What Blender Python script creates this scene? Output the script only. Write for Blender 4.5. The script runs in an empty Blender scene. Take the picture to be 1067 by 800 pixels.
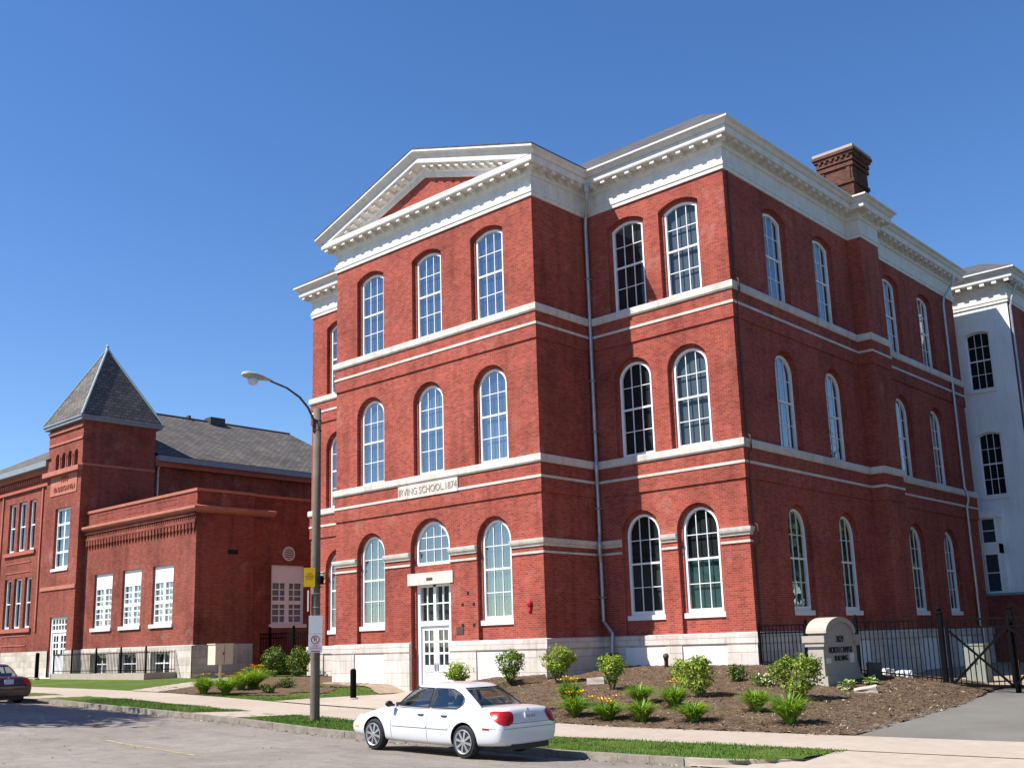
import bpy, bmesh, math, random
import numpy as np
from mathutils import Vector, Matrix

random.seed(7); rng = np.random.default_rng(7)
SC = bpy.context.scene
COL = SC.collection
R = math.radians

# ------------------------------------------------------------------ camera
def setup_camera():
    yaw, pitch, roll = -0.735706, 0.202805, -0.029722
    cy, sy, cp, sp = math.cos(yaw), math.sin(yaw), math.cos(pitch), math.sin(pitch)
    f = Vector((sy*cp, cy*cp, sp)); r = Vector((cy, -sy, 0)); u = r.cross(f)
    r2 = math.cos(roll)*r + math.sin(roll)*u
    u2 = -math.sin(roll)*r + math.cos(roll)*u
    cd = bpy.data.cameras.new('camera'); ob = bpy.data.objects.new('camera', cd); COL.objects.link(ob)
    M = Matrix((r2, u2, -f)).transposed().to_4x4()
    M.translation = Vector((15.1859, -26.7267, 1.683))
    ob.matrix_world = M
    cd.sensor_fit = 'HORIZONTAL'; cd.sensor_width = 36.0
    cd.lens = 1094.563/1067*36.0
    cd.shift_y = 45.29/1067
    cd.clip_start = 0.1; cd.clip_end = 5000
    SC.camera = ob
setup_camera()

# ------------------------------------------------------------------ light
SUN_AZ = math.atan2(-0.62, -1.0)          # direction towards the sun, clockwise from +Y
SUN_EL = math.atan(1.445/math.hypot(0.62, 1))
W = bpy.data.worlds.new('World'); SC.world = W; W.use_nodes = True
nt = W.node_tree; nt.nodes.clear()
o_ = nt.nodes.new('ShaderNodeOutputWorld'); b_ = nt.nodes.new('ShaderNodeBackground'); s_ = nt.nodes.new('ShaderNodeTexSky')
s_.sky_type = 'NISHITA'; s_.sun_disc = False
s_.sun_elevation = SUN_EL; s_.sun_rotation = SUN_AZ
s_.air_density = 1.0; s_.dust_density = 0.05; s_.ozone_density = 4.0; s_.altitude = 100
b_.inputs['Strength'].default_value = 0.08
hs = nt.nodes.new('ShaderNodeHueSaturation'); hs.inputs['Saturation'].default_value = 1.19; hs.inputs['Value'].default_value = 1.2; hs.inputs['Hue'].default_value = .507
nt.links.new(s_.outputs[0], hs.inputs['Color']); nt.links.new(hs.outputs[0], b_.inputs[0]); nt.links.new(b_.outputs[0], o_.inputs[0])
sd = bpy.data.lights.new('sun', 'SUN'); sd.energy = 5.0; sd.angle = R(0.53); sd.color = (1.0, 0.955, 0.88)
so = bpy.data.objects.new('sun', sd); COL.objects.link(so)
so.rotation_euler = Vector((-0.62, -1.0, 1.445)).to_track_quat('Z', 'Y').to_euler()
so.location = (-20, -40, 60)
SC.view_settings.view_transform = 'Standard'; SC.view_settings.look = 'None'
SC.view_settings.gamma = 1.0; SC.view_settings.use_curve_mapping = False
SC.view_settings.exposure = 0.85

# ------------------------------------------------------------------ materials
MATS = {}
def newmat(name):
    m = bpy.data.materials.new(name); m.use_nodes = True
    nt = m.node_tree; nt.nodes.clear()
    out = nt.nodes.new('ShaderNodeOutputMaterial'); p = nt.nodes.new('ShaderNodeBsdfPrincipled')
    nt.links.new(p.outputs[0], out.inputs[0])
    MATS[name] = m
    return m, nt, p, out
def N(nt, t, **kw):
    n = nt.nodes.new(t)
    for k, v in kw.items():
        if k in n.inputs: n.inputs[k].default_value = v
        else: setattr(n, k, v)
    return n
def coords(nt, kind='UV', scale=1.0):
    tc = N(nt, 'ShaderNodeTexCoord'); mp = N(nt, 'ShaderNodeMapping')
    mp.inputs['Scale'].default_value = (scale,)*3 if not isinstance(scale, tuple) else scale
    nt.links.new(tc.outputs[kind], mp.inputs[0]); return mp.outputs[0]
def noise(nt, co, scale, detail=4, rough=.55):
    n = N(nt, 'ShaderNodeTexNoise', Scale=scale, Detail=detail, Roughness=rough); nt.links.new(co, n.inputs['Vector']); return n.outputs['Fac']
def ramp(nt, fac, stops):
    r = N(nt, 'ShaderNodeValToRGB'); e = r.color_ramp.elements
    while len(e) < len(stops): e.new(.5)
    for i, (p, c) in enumerate(stops):
        e[i].position = p; e[i].color = (*c, 1) if len(c) == 3 else c
    nt.links.new(fac, r.inputs[0]); return r.outputs[0]
def mix(nt, fac, a, b, mode='MIX'):
    m = N(nt, 'ShaderNodeMix', data_type='RGBA', blend_type=mode)
    if isinstance(fac, (int, float)): m.inputs[0].default_value = fac
    else: nt.links.new(fac, m.inputs[0])
    for s, v in ((6, a), (7, b)):
        if isinstance(v, tuple): m.inputs[s].default_value = (*v, 1)
        else: nt.links.new(v, m.inputs[s])
    return m.outputs[2]
def bump(nt, p, h, strength=.3, dist=.02):
    b = N(nt, 'ShaderNodeBump', Strength=strength, Distance=dist); nt.links.new(h, b.inputs['Height']); nt.links.new(b.outputs[0], p.inputs['Normal'])

def brick_mat(name, c1, c2, mortar, stain=.35, bw=.185, bh=.064, ms=.009):
    m, nt, p, out = newmat(name)
    uv = coords(nt, 'UV'); ob = coords(nt, 'Object')
    b = N(nt, 'ShaderNodeTexBrick', Scale=1.0); b.inputs['Color1'].default_value = (*c1, 1); b.inputs['Color2'].default_value = (*c2, 1); b.inputs['Mortar'].default_value = (*mortar, 1)
    b.inputs['Mortar Size'].default_value = ms; b.inputs['Brick Width'].default_value = bw; b.inputs['Row Height'].default_value = bh; b.inputs['Bias'].default_value = -.1
    nt.links.new(uv, b.inputs['Vector'])
    n1 = noise(nt, ob, .55, 5, .62); n2 = noise(nt, ob, 5.5, 4, .6)
    c = mix(nt, 1.0, b.outputs['Color'], ramp(nt, n1, [(.25, (1-stain,)*3), (.5, (1, 1, 1)), (.8, (1.12, 1.1, 1.12))]), 'MULTIPLY')
    c = mix(nt, 1.0, c, ramp(nt, n2, [(.3, (.86, .84, .84)), (.7, (1.08, 1.08, 1.08))]), 'MULTIPLY')
    n6 = noise(nt, coords(nt, 'Object', (2.2, 2.2, .16)), 1.0, 5, .6)
    c = mix(nt, 1.0, c, ramp(nt, n6, [(.32, (.80, .79, .79)), (.5, (1, 1, 1)), (.72, (1.07, 1.06, 1.06))]), 'MULTIPLY')
    n7 = noise(nt, ob, .16, 3, .5)
    c = mix(nt, 1.0, c, ramp(nt, n7, [(.35, (.88, .86, .86)), (.65, (1.06, 1.08, 1.08))]), 'MULTIPLY')
    # pale lime bloom in patches
    n3 = noise(nt, ob, .9, 6, .7)
    c = mix(nt, ramp(nt, n3, [(.58, (0, 0, 0)), (.82, (.34, .34, .34))]), c, (.52, .36, .31))
    nt.links.new(c, p.inputs['Base Color']); p.inputs['Roughness'].default_value = .9; p.inputs['Specular IOR Level'].default_value = .15
    bump(nt, p, b.outputs['Fac'], .35, -.006)
    return m
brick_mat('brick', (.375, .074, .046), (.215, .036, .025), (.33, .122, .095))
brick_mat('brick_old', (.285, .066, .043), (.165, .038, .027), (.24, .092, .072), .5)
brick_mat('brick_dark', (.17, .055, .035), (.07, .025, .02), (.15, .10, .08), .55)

def stone_mat(name, c1, c2, mortar, bw, bh, ms=.012, bmp=.5, rough=.85):
    m, nt, p, out = newmat(name)
    uv = coords(nt, 'UV'); ob = coords(nt, 'Object')
    b = N(nt, 'ShaderNodeTexBrick', Scale=1.0); b.inputs['Color1'].default_value = (*c1, 1); b.inputs['Color2'].default_value = (*c2, 1); b.inputs['Mortar'].default_value = (*mortar, 1)
    b.inputs['Mortar Size'].default_value = ms; b.inputs['Brick Width'].default_value = bw; b.inputs['Row Height'].default_value = bh
    nt.links.new(uv, b.inputs['Vector'])
    n1 = noise(nt, ob, 1.3, 6, .65); n2 = noise(nt, ob, 9, 5, .6)
    c = mix(nt, 1.0, b.outputs['Color'], ramp(nt, n1, [(.3, (.78, .76, .73)), (.6, (1, 1, 1))]), 'MULTIPLY')
    c = mix(nt, 1.0, c, ramp(nt, noise(nt, coords(nt, 'Object', (5, 5, .6)), 1.0, 5, .65), [(.3, (.78, .76, .73)), (.5, (1, 1, 1))]), 'MULTIPLY')
    nt.links.new(c, p.inputs['Base Color']); p.inputs['Roughness'].default_value = rough; p.inputs['Specular IOR Level'].default_value = .2
    mm = N(nt, 'ShaderNodeMath', operation='MULTIPLY_ADD'); nt.links.new(n2, mm.inputs[0]); mm.inputs[1].default_value = .6
    inv = N(nt, 'ShaderNodeMath', operation='SUBTRACT'); inv.inputs[0].default_value = 1; nt.links.new(b.outputs['Fac'], inv.inputs[1]); nt.links.new(inv.outputs[0], mm.inputs[2])
    bump(nt, p, mm.outputs[0], bmp, .025)
    return m
stone_mat('limestone_blocks', (.66, .60, .55), (.56, .50, .46), (.45, .41, .38), .95, .42)
stone_mat('rubble_stone', (.62, .55, .48), (.46, .40, .35), (.55, .5, .46), .62, .3, .02, 1.0)
stone_mat('band_stone', (.66, .61, .55), (.60, .55, .5), (.5, .46, .42), 1.7, 5.0, .01, .25)

def plain(name, col, rough=.6, var=.12, nscale=3.0, spec=.3, metal=0, bmp=0, bscale=60, coat=0, streak=0):
    m, nt, p, out = newmat(name)
    ob = coords(nt, 'Object'); n = noise(nt, ob, nscale, 5, .6)
    c = mix(nt, 1.0, col, ramp(nt, n, [(.25, (1-var,)*3), (.75, (1+var*.5,)*3)]), 'MULTIPLY')
    if streak: c = mix(nt, 1.0, c, ramp(nt, noise(nt, coords(nt, 'Object', (6, 6, .5)), 1.0, 5, .65), [(.3, (1-streak, 1-streak*1.1, 1-streak*1.25)), (.52, (1, 1, 1))]), 'MULTIPLY')
    nt.links.new(c, p.inputs['Base Color'])
    p.inputs['Roughness'].default_value = rough; p.inputs['Specular IOR Level'].default_value = spec; p.inputs['Metallic'].default_value = metal
    if coat: p.inputs['Coat Weight'].default_value = coat; p.inputs['Coat Roughness'].default_value = .03
    if bmp: bump(nt, p, noise(nt, ob, bscale, 4), bmp, .01)
    return m
plain('white_paint', (.78, .77, .74), .55, .08, 2.5)
plain('cornice_paint', (.68, .655, .61), .62, .14, 2.6, streak=.11)
plain('white_frame', (.80, .80, .79), .45, .05)
plain('white_panel', (.74, .72, .71), .6, .07)
plain('painted_wall', (.74, .76, .78), .7, .10, .7, streak=.10)
plain('terracotta', (.36, .105, .07), .8, .25, 2)
plain('red_stone', (.42, .15, .105), .85, .22, 2)
plain('slate_roof_trim', (.22, .25, .28), .5, .2, 4)
plain('verdigris', (.32, .42, .43), .6, .25, 5)
plain('black_iron', (.005, .005, .006), .65, .2, 8, .04)
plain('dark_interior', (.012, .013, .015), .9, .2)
plain('blind_pale', (.075, .092, .112), .9, .12, 1.2)
plain('blind_grey', (.035, .044, .056), .9, .2, 1.2)
plain('blind_teal', (.025, .07, .062), .9, .15, 1.5)
plain('blind_olive', (.035, .045, .035), .9, .2, 1.5)
plain('galvanised', (.42, .43, .45), .45, .2, 4, .5, .6)
plain('lamp_grey', (.38, .36, .33), .5, .2, 6)
plain('arm_brown', (.07, .055, .045), .5, .2, 6)
plain('tan_paint', (.62, .54, .40), .6, .1, 4)
plain('stucco', (.40, .35, .30), .9, .1, 8, .2, 0, .4, 90)
plain('lettering_dark', (.02, .018, .016), .6, .1)
plain('lettering_stone', (.30, .25, .20), .8, .1)
plain('sign_white', (.70, .66, .64), .45, .06, 6)
plain('sign_yellow', (.80, .46, .0), .45, .08, 6)
plain('sign_red', (.45, .02, .03), .5, .1)
plain('red_paint', (.42, .03, .03), .4, .1)
plain('orange_paint', (.75, .25, .02), .5, .1)
plain('rust_pipe', (.10, .045, .035), .7, .3, 9)
plain('rock', (.42, .38, .33), .9, .3, 6, .2, 0, .6, 14)
plain('rock_dark', (.09, .08, .07), .9, .3, 6, .2, 0, .6, 14)
plain('blind_white', (.36, .36, .36), .9, .25, 6)
plain('rubber', (.018, .018, .019), .75, .15, 8)
plain('rim_silver', (.55, .55, .56), .3, .06, 8, .5, .85)
plain('car_white', (.60, .60, .61), .3, .02, 1, .5, 0, 0, 0, .7)
plain('car_maroon', (.06, .008, .014), .3, .05, 1, .5, 0, 0, 0, .8)
plain('car_trim', (.02, .02, .022), .5, .1)
plain('lamp_red', (.36, .008, .010), .25, .25, 12, .4, 0, 0, 0, .3)
plain('lamp_amber', (.8, .35, .05), .15, .1, 8, .6)
plain('lamp_clear', (.6, .62, .65), .12, .1, 8, .6)
plain('plate', (.55, .58, .66), .5, .15, 30)
plain('car_seat', (.10, .10, .105), .8, .2)
plain('leaf_box', (.19, .27, .03), .55, .35, 6, .3)
plain('leaf_bright', (.36, .43, .045), .55, .3, 6, .3)
plain('leaf_dark', (.045, .095, .016), .55, .35, 5, .3)
plain('leaf_lily', (.17, .30, .035), .5, .3, 4, .3)
plain('leaf_hosta', (.16, .25, .05), .5, .3, 8, .3)
plain('leaf_hosta_edge', (.62, .62, .38), .5, .15, 8, .3)
plain('flower_yellow', (.85, .50, .02), .6, .2, 8)
plain('flower_orange', (.80, .20, .015), .6, .2, 8)
plain('bark', (.10, .075, .055), .9, .3, 12, .2, 0, .6, 30)
plain('weathered_wood', (.155, .125, .098), .85, .35, 2.2, .2, 0, .5, 25)
plain('green_box', (.22, .24, .205), .6, .15, 4)
for nm in ('leaf_box', 'leaf_bright', 'leaf_dark', 'leaf_lily', 'leaf_hosta'):
    nt = MATS[nm].node_tree; p = [n for n in nt.nodes if n.type == 'BSDF_PRINCIPLED'][0]; out = [n for n in nt.nodes if n.type == 'OUTPUT_MATERIAL'][0]
    tr = N(nt, 'ShaderNodeBsdfTranslucent'); ms = N(nt, 'ShaderNodeMixShader', Fac=.3)
    src = p.inputs['Base Color'].links[0].from_socket
    nt.links.new(mix(nt, 1.0, src, (1.2, 1.35, .5), 'MULTIPLY'), tr.inputs[0])
    nt.links.new(p.outputs[0], ms.inputs[1]); nt.links.new(tr.outputs[0], ms.inputs[2]); nt.links.new(ms.outputs[0], out.inputs[0])

def glass_mat(name, refl, tint, wob=.012, mult=.28):
    m, nt, p, out = newmat(name)
    nt.nodes.remove(p)
    g = N(nt, 'ShaderNodeBsdfGlossy', Roughness=.02); g.inputs['Color'].default_value = (.95, .98, 1, 1)
    t = N(nt, 'ShaderNodeBsdfTransparent'); t.inputs[0].default_value = (*tint, 1)
    f = N(nt, 'ShaderNodeFresnel', IOR=1.5); ma = N(nt, 'ShaderNodeMath', operation='MULTIPLY_ADD'); ma.use_clamp = True
    nt.links.new(f.outputs[0], ma.inputs[0]); ma.inputs[1].default_value = mult; ma.inputs[2].default_value = refl
    ms = N(nt, 'ShaderNodeMixShader'); nt.links.new(ma.outputs[0], ms.inputs[0]); nt.links.new(t.outputs[0], ms.inputs[1]); nt.links.new(g.outputs[0], ms.inputs[2])
    nt.links.new(ms.outputs[0], out.inputs[0])
    ob = coords(nt, 'Object'); b = N(nt, 'ShaderNodeBump', Strength=.25, Distance=wob); nt.links.new(noise(nt, ob, 1.6, 2), b.inputs['Height']); nt.links.new(b.outputs[0], g.inputs['Normal'])
glass_mat('window_glass', .0, (.82, .88, .9))
glass_mat('car_glass', .008, (.66, .70, .66), .0, .13)

def shingle_mat(name, c1, c2, c3):
    m, nt, p, out = newmat(name)
    uv = coords(nt, 'UV'); ob = coords(nt, 'Object')
    b = N(nt, 'ShaderNodeTexBrick', Scale=1.0); b.inputs['Color1'].default_value = (*c1, 1); b.inputs['Color2'].default_value = (*c2, 1); b.inputs['Mortar'].default_value = (*c3, 1)
    b.inputs['Mortar Size'].default_value = .02; b.inputs['Brick Width'].default_value = .36; b.inputs['Row Height'].default_value = .2; b.inputs['Bias'].default_value = -.2
    nt.links.new(uv, b.inputs['Vector'])
    c = mix(nt, 1.0, b.outputs['Color'], ramp(nt, noise(nt, ob, .8, 5, .65), [(.3, (.75, .75, .76)), (.7, (1.15, 1.12, 1.08))]), 'MULTIPLY')
    nt.links.new(c, p.inputs['Base Color']); p.inputs['Roughness'].default_value = .95; p.inputs['Specular IOR Level'].default_value = .1
    bump(nt, p, b.outputs['Fac'], .4, -.02)
shingle_mat('shingles', (.165, .15, .138), (.095, .088, .083), (.055, .05, .047))
shingle_mat('roof_flat', (.10, .10, .11), (.08, .08, .09), (.06, .06, .06))

def ground_mat(name, kind):
    m, nt, p, out = newmat(name); ob = coords(nt, 'Object')
    p.inputs['Roughness'].default_value = .95; p.inputs['Specular IOR Level'].default_value = .15
    n1 = noise(nt, ob, .35, 6, .65); n2 = noise(nt, ob, 4, 6, .65); n3 = noise(nt, ob, 60, 4, .7)
    if kind == 'asphalt':
        a = ramp(nt, n1, [(.3, (.185, .160, .138)), (.55, (.235, .205, .178)), (.75, (.27, .238, .208))])
        c = mix(nt, 1.0, a, ramp(nt, n2, [(.3, (.82, .82, .82)), (.7, (1.1, 1.1, 1.1))]), 'MULTIPLY')
        c = mix(nt, 1.0, c, ramp(nt, n3, [(.3, (.6, .6, .6)), (.5, (1, 1, 1)), (.72, (1.45, 1.43, 1.4))]), 'MULTIPLY')
        n4 = noise(nt, coords(nt, 'Object', (.05, 1.1, 1)), 1.0, 5, .6)
        c = mix(nt, 1.0, c, ramp(nt, n4, [(.3, (.80, .79, .78)), (.5, (1, 1, 1)), (.7, (1.08, 1.07, 1.06))]), 'MULTIPLY')
        n5 = noise(nt, ob, .9, 3, .5)
        c = mix(nt, 1.0, c, ramp(nt, n5, [(.66, (1, 1, 1)), (.70, (.80, .79, .78))]), 'MULTIPLY')
        # tar seams and cracks
        v = N(nt, 'ShaderNodeTexVoronoi', feature='DISTANCE_TO_EDGE', Scale=.33)
        wob = N(nt, 'ShaderNodeVectorMath', operation='ADD'); nz = N(nt, 'ShaderNodeTexNoise', Scale=1.7, Detail=5); nt.links.new(ob, nz.inputs['Vector'])
        nt.links.new(ob, wob.inputs[0]); nt.links.new(nz.outputs['Color'], wob.inputs[1]); nt.links.new(wob.outputs[0], v.inputs['Vector'])
        cr = ramp(nt, v.outputs['Distance'], [(.0, (.45, .44, .43)), (.012, (1, 1, 1))])
        c = mix(nt, .3, c, cr, 'MULTIPLY')
        bump(nt, p, n3, .6, .01)
    elif kind == 'drive':
        a = ramp(nt, n1, [(.3, (.125, .115, .10)), (.7, (.175, .165, .148))])
        c = mix(nt, 1.0, a, ramp(nt, n3, [(.3, (.7, .7, .7)), (.72, (1.3, 1.3, 1.3))]), 'MULTIPLY'); bump(nt, p, n3, .5, .01)
    elif kind == 'concrete':
        a = ramp(nt, n1, [(.3, (.60, .525, .45)), (.7, (.70, .625, .545))])
        c = mix(nt, 1.0, a, ramp(nt, n2, [(.3, (.88, .87, .85)), (.7, (1.05, 1.05, 1.05))]), 'MULTIPLY')
        c = mix(nt, 1.0, c, ramp(nt, n3, [(.3, (.9, .9, .9)), (.7, (1.06, 1.06, 1.06))]), 'MULTIPLY')
        b = N(nt, 'ShaderNodeTexBrick', Scale=1.0, offset=0.0); b.inputs['Brick Width'].default_value = 1.5; b.inputs['Row Height'].default_value = 40; b.inputs['Mortar Size'].default_value = .012
        b.inputs['Color1'].default_value = (1, 1, 1, 1); b.inputs['Color2'].default_value = (.93, .93, .92, 1); b.inputs['Mortar'].default_value = (.6, .57, .54, 1)
        nt.links.new(coords(nt, 'Object', (1, .0, 1)), b.inputs['Vector'])
        c = mix(nt, 1.0, c, b.outputs['Color'], 'MULTIPLY'); bump(nt, p, n3, .2, .006)
    elif kind == 'kerb':
        a = ramp(nt, n2, [(.3, (.16, .135, .11)), (.7, (.30, .26, .215))])
        c = mix(nt, 1.0, a, ramp(nt, n3, [(.3, (.75, .75, .75)), (.7, (1.15, 1.15, 1.15))]), 'MULTIPLY'); bump(nt, p, n3, .5, .01)
    elif kind == 'lawn':
        a = ramp(nt, n2, [(.25, (.045, .085, .012)), (.5, (.075, .125, .018)), (.75, (.12, .155, .035))])
        c = mix(nt, 1.0, a, ramp(nt, n3, [(.3, (.6, .6, .6)), (.7, (1.35, 1.35, 1.2))]), 'MULTIPLY')
        c = mix(nt, ramp(nt, n1, [(.5, (0, 0, 0)), (.75, (.6, .6, .6))]), c, (.20, .17, .07)); bump(nt, p, n3, 1.0, .03)
    elif kind == 'mulch':
        a = ramp(nt, n2, [(.25, (.07, .045, .028)), (.5, (.125, .083, .052)), (.8, (.20, .14, .09))])
        c = mix(nt, 1.0, a, ramp(nt, n3, [(.3, (.45, .43, .42)), (.5, (1, 1, 1)), (.75, (1.6, 1.55, 1.5))]), 'MULTIPLY'); bump(nt, p, n3, 1.0, .03)
    elif kind == 'dirt':
        a = ramp(nt, n2, [(.3, (.27, .2, .14)), (.7, (.38, .29, .21))])
        c = mix(nt, 1.0, a, ramp(nt, n3, [(.3, (.8, .8, .8)), (.7, (1.15, 1.15, 1.15))]), 'MULTIPLY'); bump(nt, p, n3, .6, .015)
    nt.links.new(c, p.inputs['Base Color'])
for k in ('asphalt', 'drive', 'concrete', 'kerb', 'lawn', 'mulch', 'dirt'): ground_mat('g_'+k, k)
plain('chip_pale', (.44, .36, .25), .95, .3, 20)
plain('chip_brown', (.15, .09, .055), .95, .3, 20)
plain('chip_dark', (.07, .045, .028), .95, .3, 20)
plain('grass_a', (.085, .165, .02), .7, .25, 9, .2)
plain('grass_b', (.135, .205, .035), .7, .25, 9, .2)
plain('far_ground', (.05, .055, .035), .95, .4, .15)
plain('yellow_marking', (.36, .29, .16), .9, .4, 8)

# ------------------------------------------------------------------ mesh helpers
class MB:
    def __init__(s): s.v = []; s.f = []; s.m = []
    def vert(s, p): s.v.append(tuple(p)); return len(s.v)-1
    def face(s, pts, mat=0):
        i0 = len(s.v); s.v.extend(tuple(p) for p in pts); s.f.append(tuple(range(i0, i0+len(pts)))); s.m.append(mat)
    def box(s, a, b, mat=0):
        x0, y0, z0 = a; x1, y1, z1 = b
        x0, x1 = min(x0, x1), max(x0, x1); y0, y1 = min(y0, y1), max(y0, y1); z0, z1 = min(z0, z1), max(z0, z1)
        P = [(x0,y0,z0),(x1,y0,z0),(x1,y1,z0),(x0,y1,z0),(x0,y0,z1),(x1,y0,z1),(x1,y1,z1),(x0,y1,z1)]
        for q in ((0,3,2,1),(4,5,6,7),(0,1,5,4),(1,2,6,5),(2,3,7,6),(3,0,4,7)): s.face([P[i] for i in q], mat)
    def hexa(s, P, mat=0):
        for q in ((0,3,2,1),(4,5,6,7),(0,1,5,4),(1,2,6,5),(2,3,7,6),(3,0,4,7)): s.face([P[i] for i in q], mat)
    def fbox(s, F, u0, u1, w0, w1, z0, z1, mat=0):
        u0, u1 = min(u0, u1), max(u0, u1); w0, w1 = min(w0, w1), max(w0, w1)
        P = [F(u0,w1,z0),F(u1,w1,z0),F(u1,w0,z0),F(u0,w0,z0),F(u0,w1,z1),F(u1,w1,z1),F(u1,w0,z1),F(u0,w0,z1)]
        s.hexa(P, mat)
    def tube(s, pts, rad, n=8, mat=0, caps=True):
        pts = [Vector(p) for p in pts]; rr = rad if isinstance(rad, (list, tuple)) else [rad]*len(pts)
        rings = []; prev = None
        for i, p in enumerate(pts):
            d = (pts[min(i+1, len(pts)-1)] - pts[max(i-1, 0)]).normalized()
            a = Vector((0, 0, 1)) if abs(d.z) < .9 else Vector((1, 0, 0))
            if prev is not None: a = prev
            x = (a - d*a.dot(d)).normalized(); y = d.cross(x); prev = x
            ring = [s.vert(p + rr[i]*(math.cos(t)*x + math.sin(t)*y)) for t in [2*math.pi*k/n for k in range(n)]]
            rings.append(ring)
        for A, B in zip(rings, rings[1:]):
            for k in range(n): s.f.append((A[k], A[(k+1) % n], B[(k+1) % n], B[k])); s.m.append(mat)
        if caps:
            s.f.append(tuple(reversed(rings[0]))); s.m.append(mat); s.f.append(tuple(rings[-1])); s.m.append(mat)
    def lathe(s, c, prof, n=16, mat=0):
        rings = []
        for r, z in prof: rings.append([s.vert((c[0]+r*math.cos(2*math.pi*k/n), c[1]+r*math.sin(2*math.pi*k/n), c[2]+z)) for k in range(n)])
        for A, B in zip(rings, rings[1:]):
            for k in range(n): s.f.append((A[k], A[(k+1) % n], B[(k+1) % n], B[k])); s.m.append(mat)
        s.f.append(tuple(reversed(rings[0]))); s.m.append(mat); s.f.append(tuple(rings[-1])); s.m.append(mat)
    def build(s, name, mats, parent=None, smooth=False, loc=None):
        if isinstance(mats, str): mats = [mats]
        v = np.array(s.v, float).reshape(-1, 3)
        if parent is not None: v = v - np.array(world_loc(parent))
        elif loc is not None: v = v - np.array(loc)
        me = bpy.data.meshes.new(name); me.from_pydata(v.tolist(), [], s.f)
        for m in mats: me.materials.append(MATS[m])
        me.polygons.foreach_set('material_index', s.m)
        me.update()
        # box-style UVs in metres, so brick courses stay level on every wall
        nl = len(me.loops); vi = np.empty(nl, int); me.loops.foreach_get('vertex_index', vi)
        npoly = len(me.polygons); nor = np.empty(npoly*3); me.polygons.foreach_get('normal', nor); nor = nor.reshape(-1, 3)
        lt = np.empty(npoly, int); me.polygons.foreach_get('loop_total', lt)
        ln = np.repeat(nor, lt, axis=0); P = np.array(s.v, float).reshape(-1, 3)[vi]
        h = np.stack([-ln[:, 1], ln[:, 0], np.zeros(nl)], -1); L = np.linalg.norm(h, axis=1)
        flat = L < .12; h[~flat] /= L[~flat, None]; h[flat] = (1, 0, 0)
        t = np.cross(ln, h); 
        uv = np.stack([(P*h).sum(1), np.where(np.abs(ln[:, 2]) < .35, P[:, 2], (P*t).sum(1))], -1)
        ul = me.uv_layers.new(name='UVMap'); ul.data.foreach_set('uv', uv.ravel())
        if smooth: me.polygons.foreach_set('use_smooth', [True]*npoly)
        ob = bpy.data.objects.new(name, me); COL.objects.link(ob)
        if parent is not None: ob.parent = parent
        elif loc is not None: ob.location = loc
        return ob

def frame(o, ud, nd):
    o, ud, nd = Vector(o), Vector(ud), Vector(nd)
    return lambda u, w, z: (o.x+ud.x*u+nd.x*w, o.y+ud.y*u+nd.y*w, o.z+z)
def tag(o, label=None, cat=None, group=None, kind=None):
    if label: o['label'] = label
    if cat: o['category'] = cat
    if group: o['group'] = group
    if kind: o['kind'] = kind
    return o
def empty(name, loc, label, cat, group=None):
    o = bpy.data.objects.new(name, None); COL.objects.link(o); o.location = loc; o.empty_display_size = .3
    return tag(o, label, cat, group)
def textmesh(name, body, size, M, mat, parent, depth=.012, align='CENTER', sx=1.0):
    cu = bpy.data.curves.new('txt', 'FONT'); cu.body = body; cu.size = size; cu.extrude = depth; cu.align_x = align; cu.align_y = 'CENTER'
    ob = bpy.data.objects.new('txt', cu); COL.objects.link(ob)
    dg = bpy.context.evaluated_depsgraph_get(); dg.update()
    me = bpy.data.meshes.new_from_object(ob.evaluated_get(dg))
    bpy.data.objects.remove(ob)
    Mm = Matrix.Translation(-Vector(world_loc(parent))) @ M @ Matrix.Diagonal((sx, 1, 1, 1))
    me.transform(Mm); me.materials.clear(); me.materials.append(MATS[mat])
    o = bpy.data.objects.new(name, me); COL.objects.link(o); o.parent = parent
    return o
def world_loc(o):
    l = Vector(o.location)
    while o.parent: o = o.parent; l = l + Vector(o.location)
    return l
def basis(o, x, y):
    x, y = Vector(x).normalized(), Vector(y).normalized(); z = x.cross(y)
    M = Matrix((x, y, z)).transposed().to_4x4(); M.translation = Vector(o); return M

def sweep(mb, path, prof, mat=0, skip=(), closed=True):
    """horizontal moulding: profile (out, z) carried along an XY footprint walked with the outside on its right"""
    n = len(path); P = [Vector((p[0], p[1])) for p in path]
    def seg(i):
        d = (P[(i+1) % n]-P[i]).normalized(); return Vector((d.y, -d.x))
    offs = []
    for i in range(n):
        if closed or 0 < i < n-1:
            a, b = seg(i-1 if i else n-1), seg(i); k = (a+b)/max(1e-6, 1+a.dot(b))
        else: k = seg(0) if i == 0 else seg(n-2)
        offs.append(k)
    rings = [[(P[i].x+offs[i].x*o, P[i].y+offs[i].y*o, z) for o, z in prof] for i in range(n)]
    segs = range(n if closed else n-1)
    for i in segs:
        if i in skip: continue
        A, B = rings[i], rings[(i+1) % n]
        for k in range(len(prof)-1): mb.face([A[k], B[k], B[k+1], A[k+1]], mat)
    if not closed:
        mb.face(list(reversed(rings[0])), mat); mb.face(rings[-1], mat)
    for i in skip:
        mb.face(rings[i], mat); mb.face(list(reversed(rings[(i+1) % n])), mat)

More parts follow.
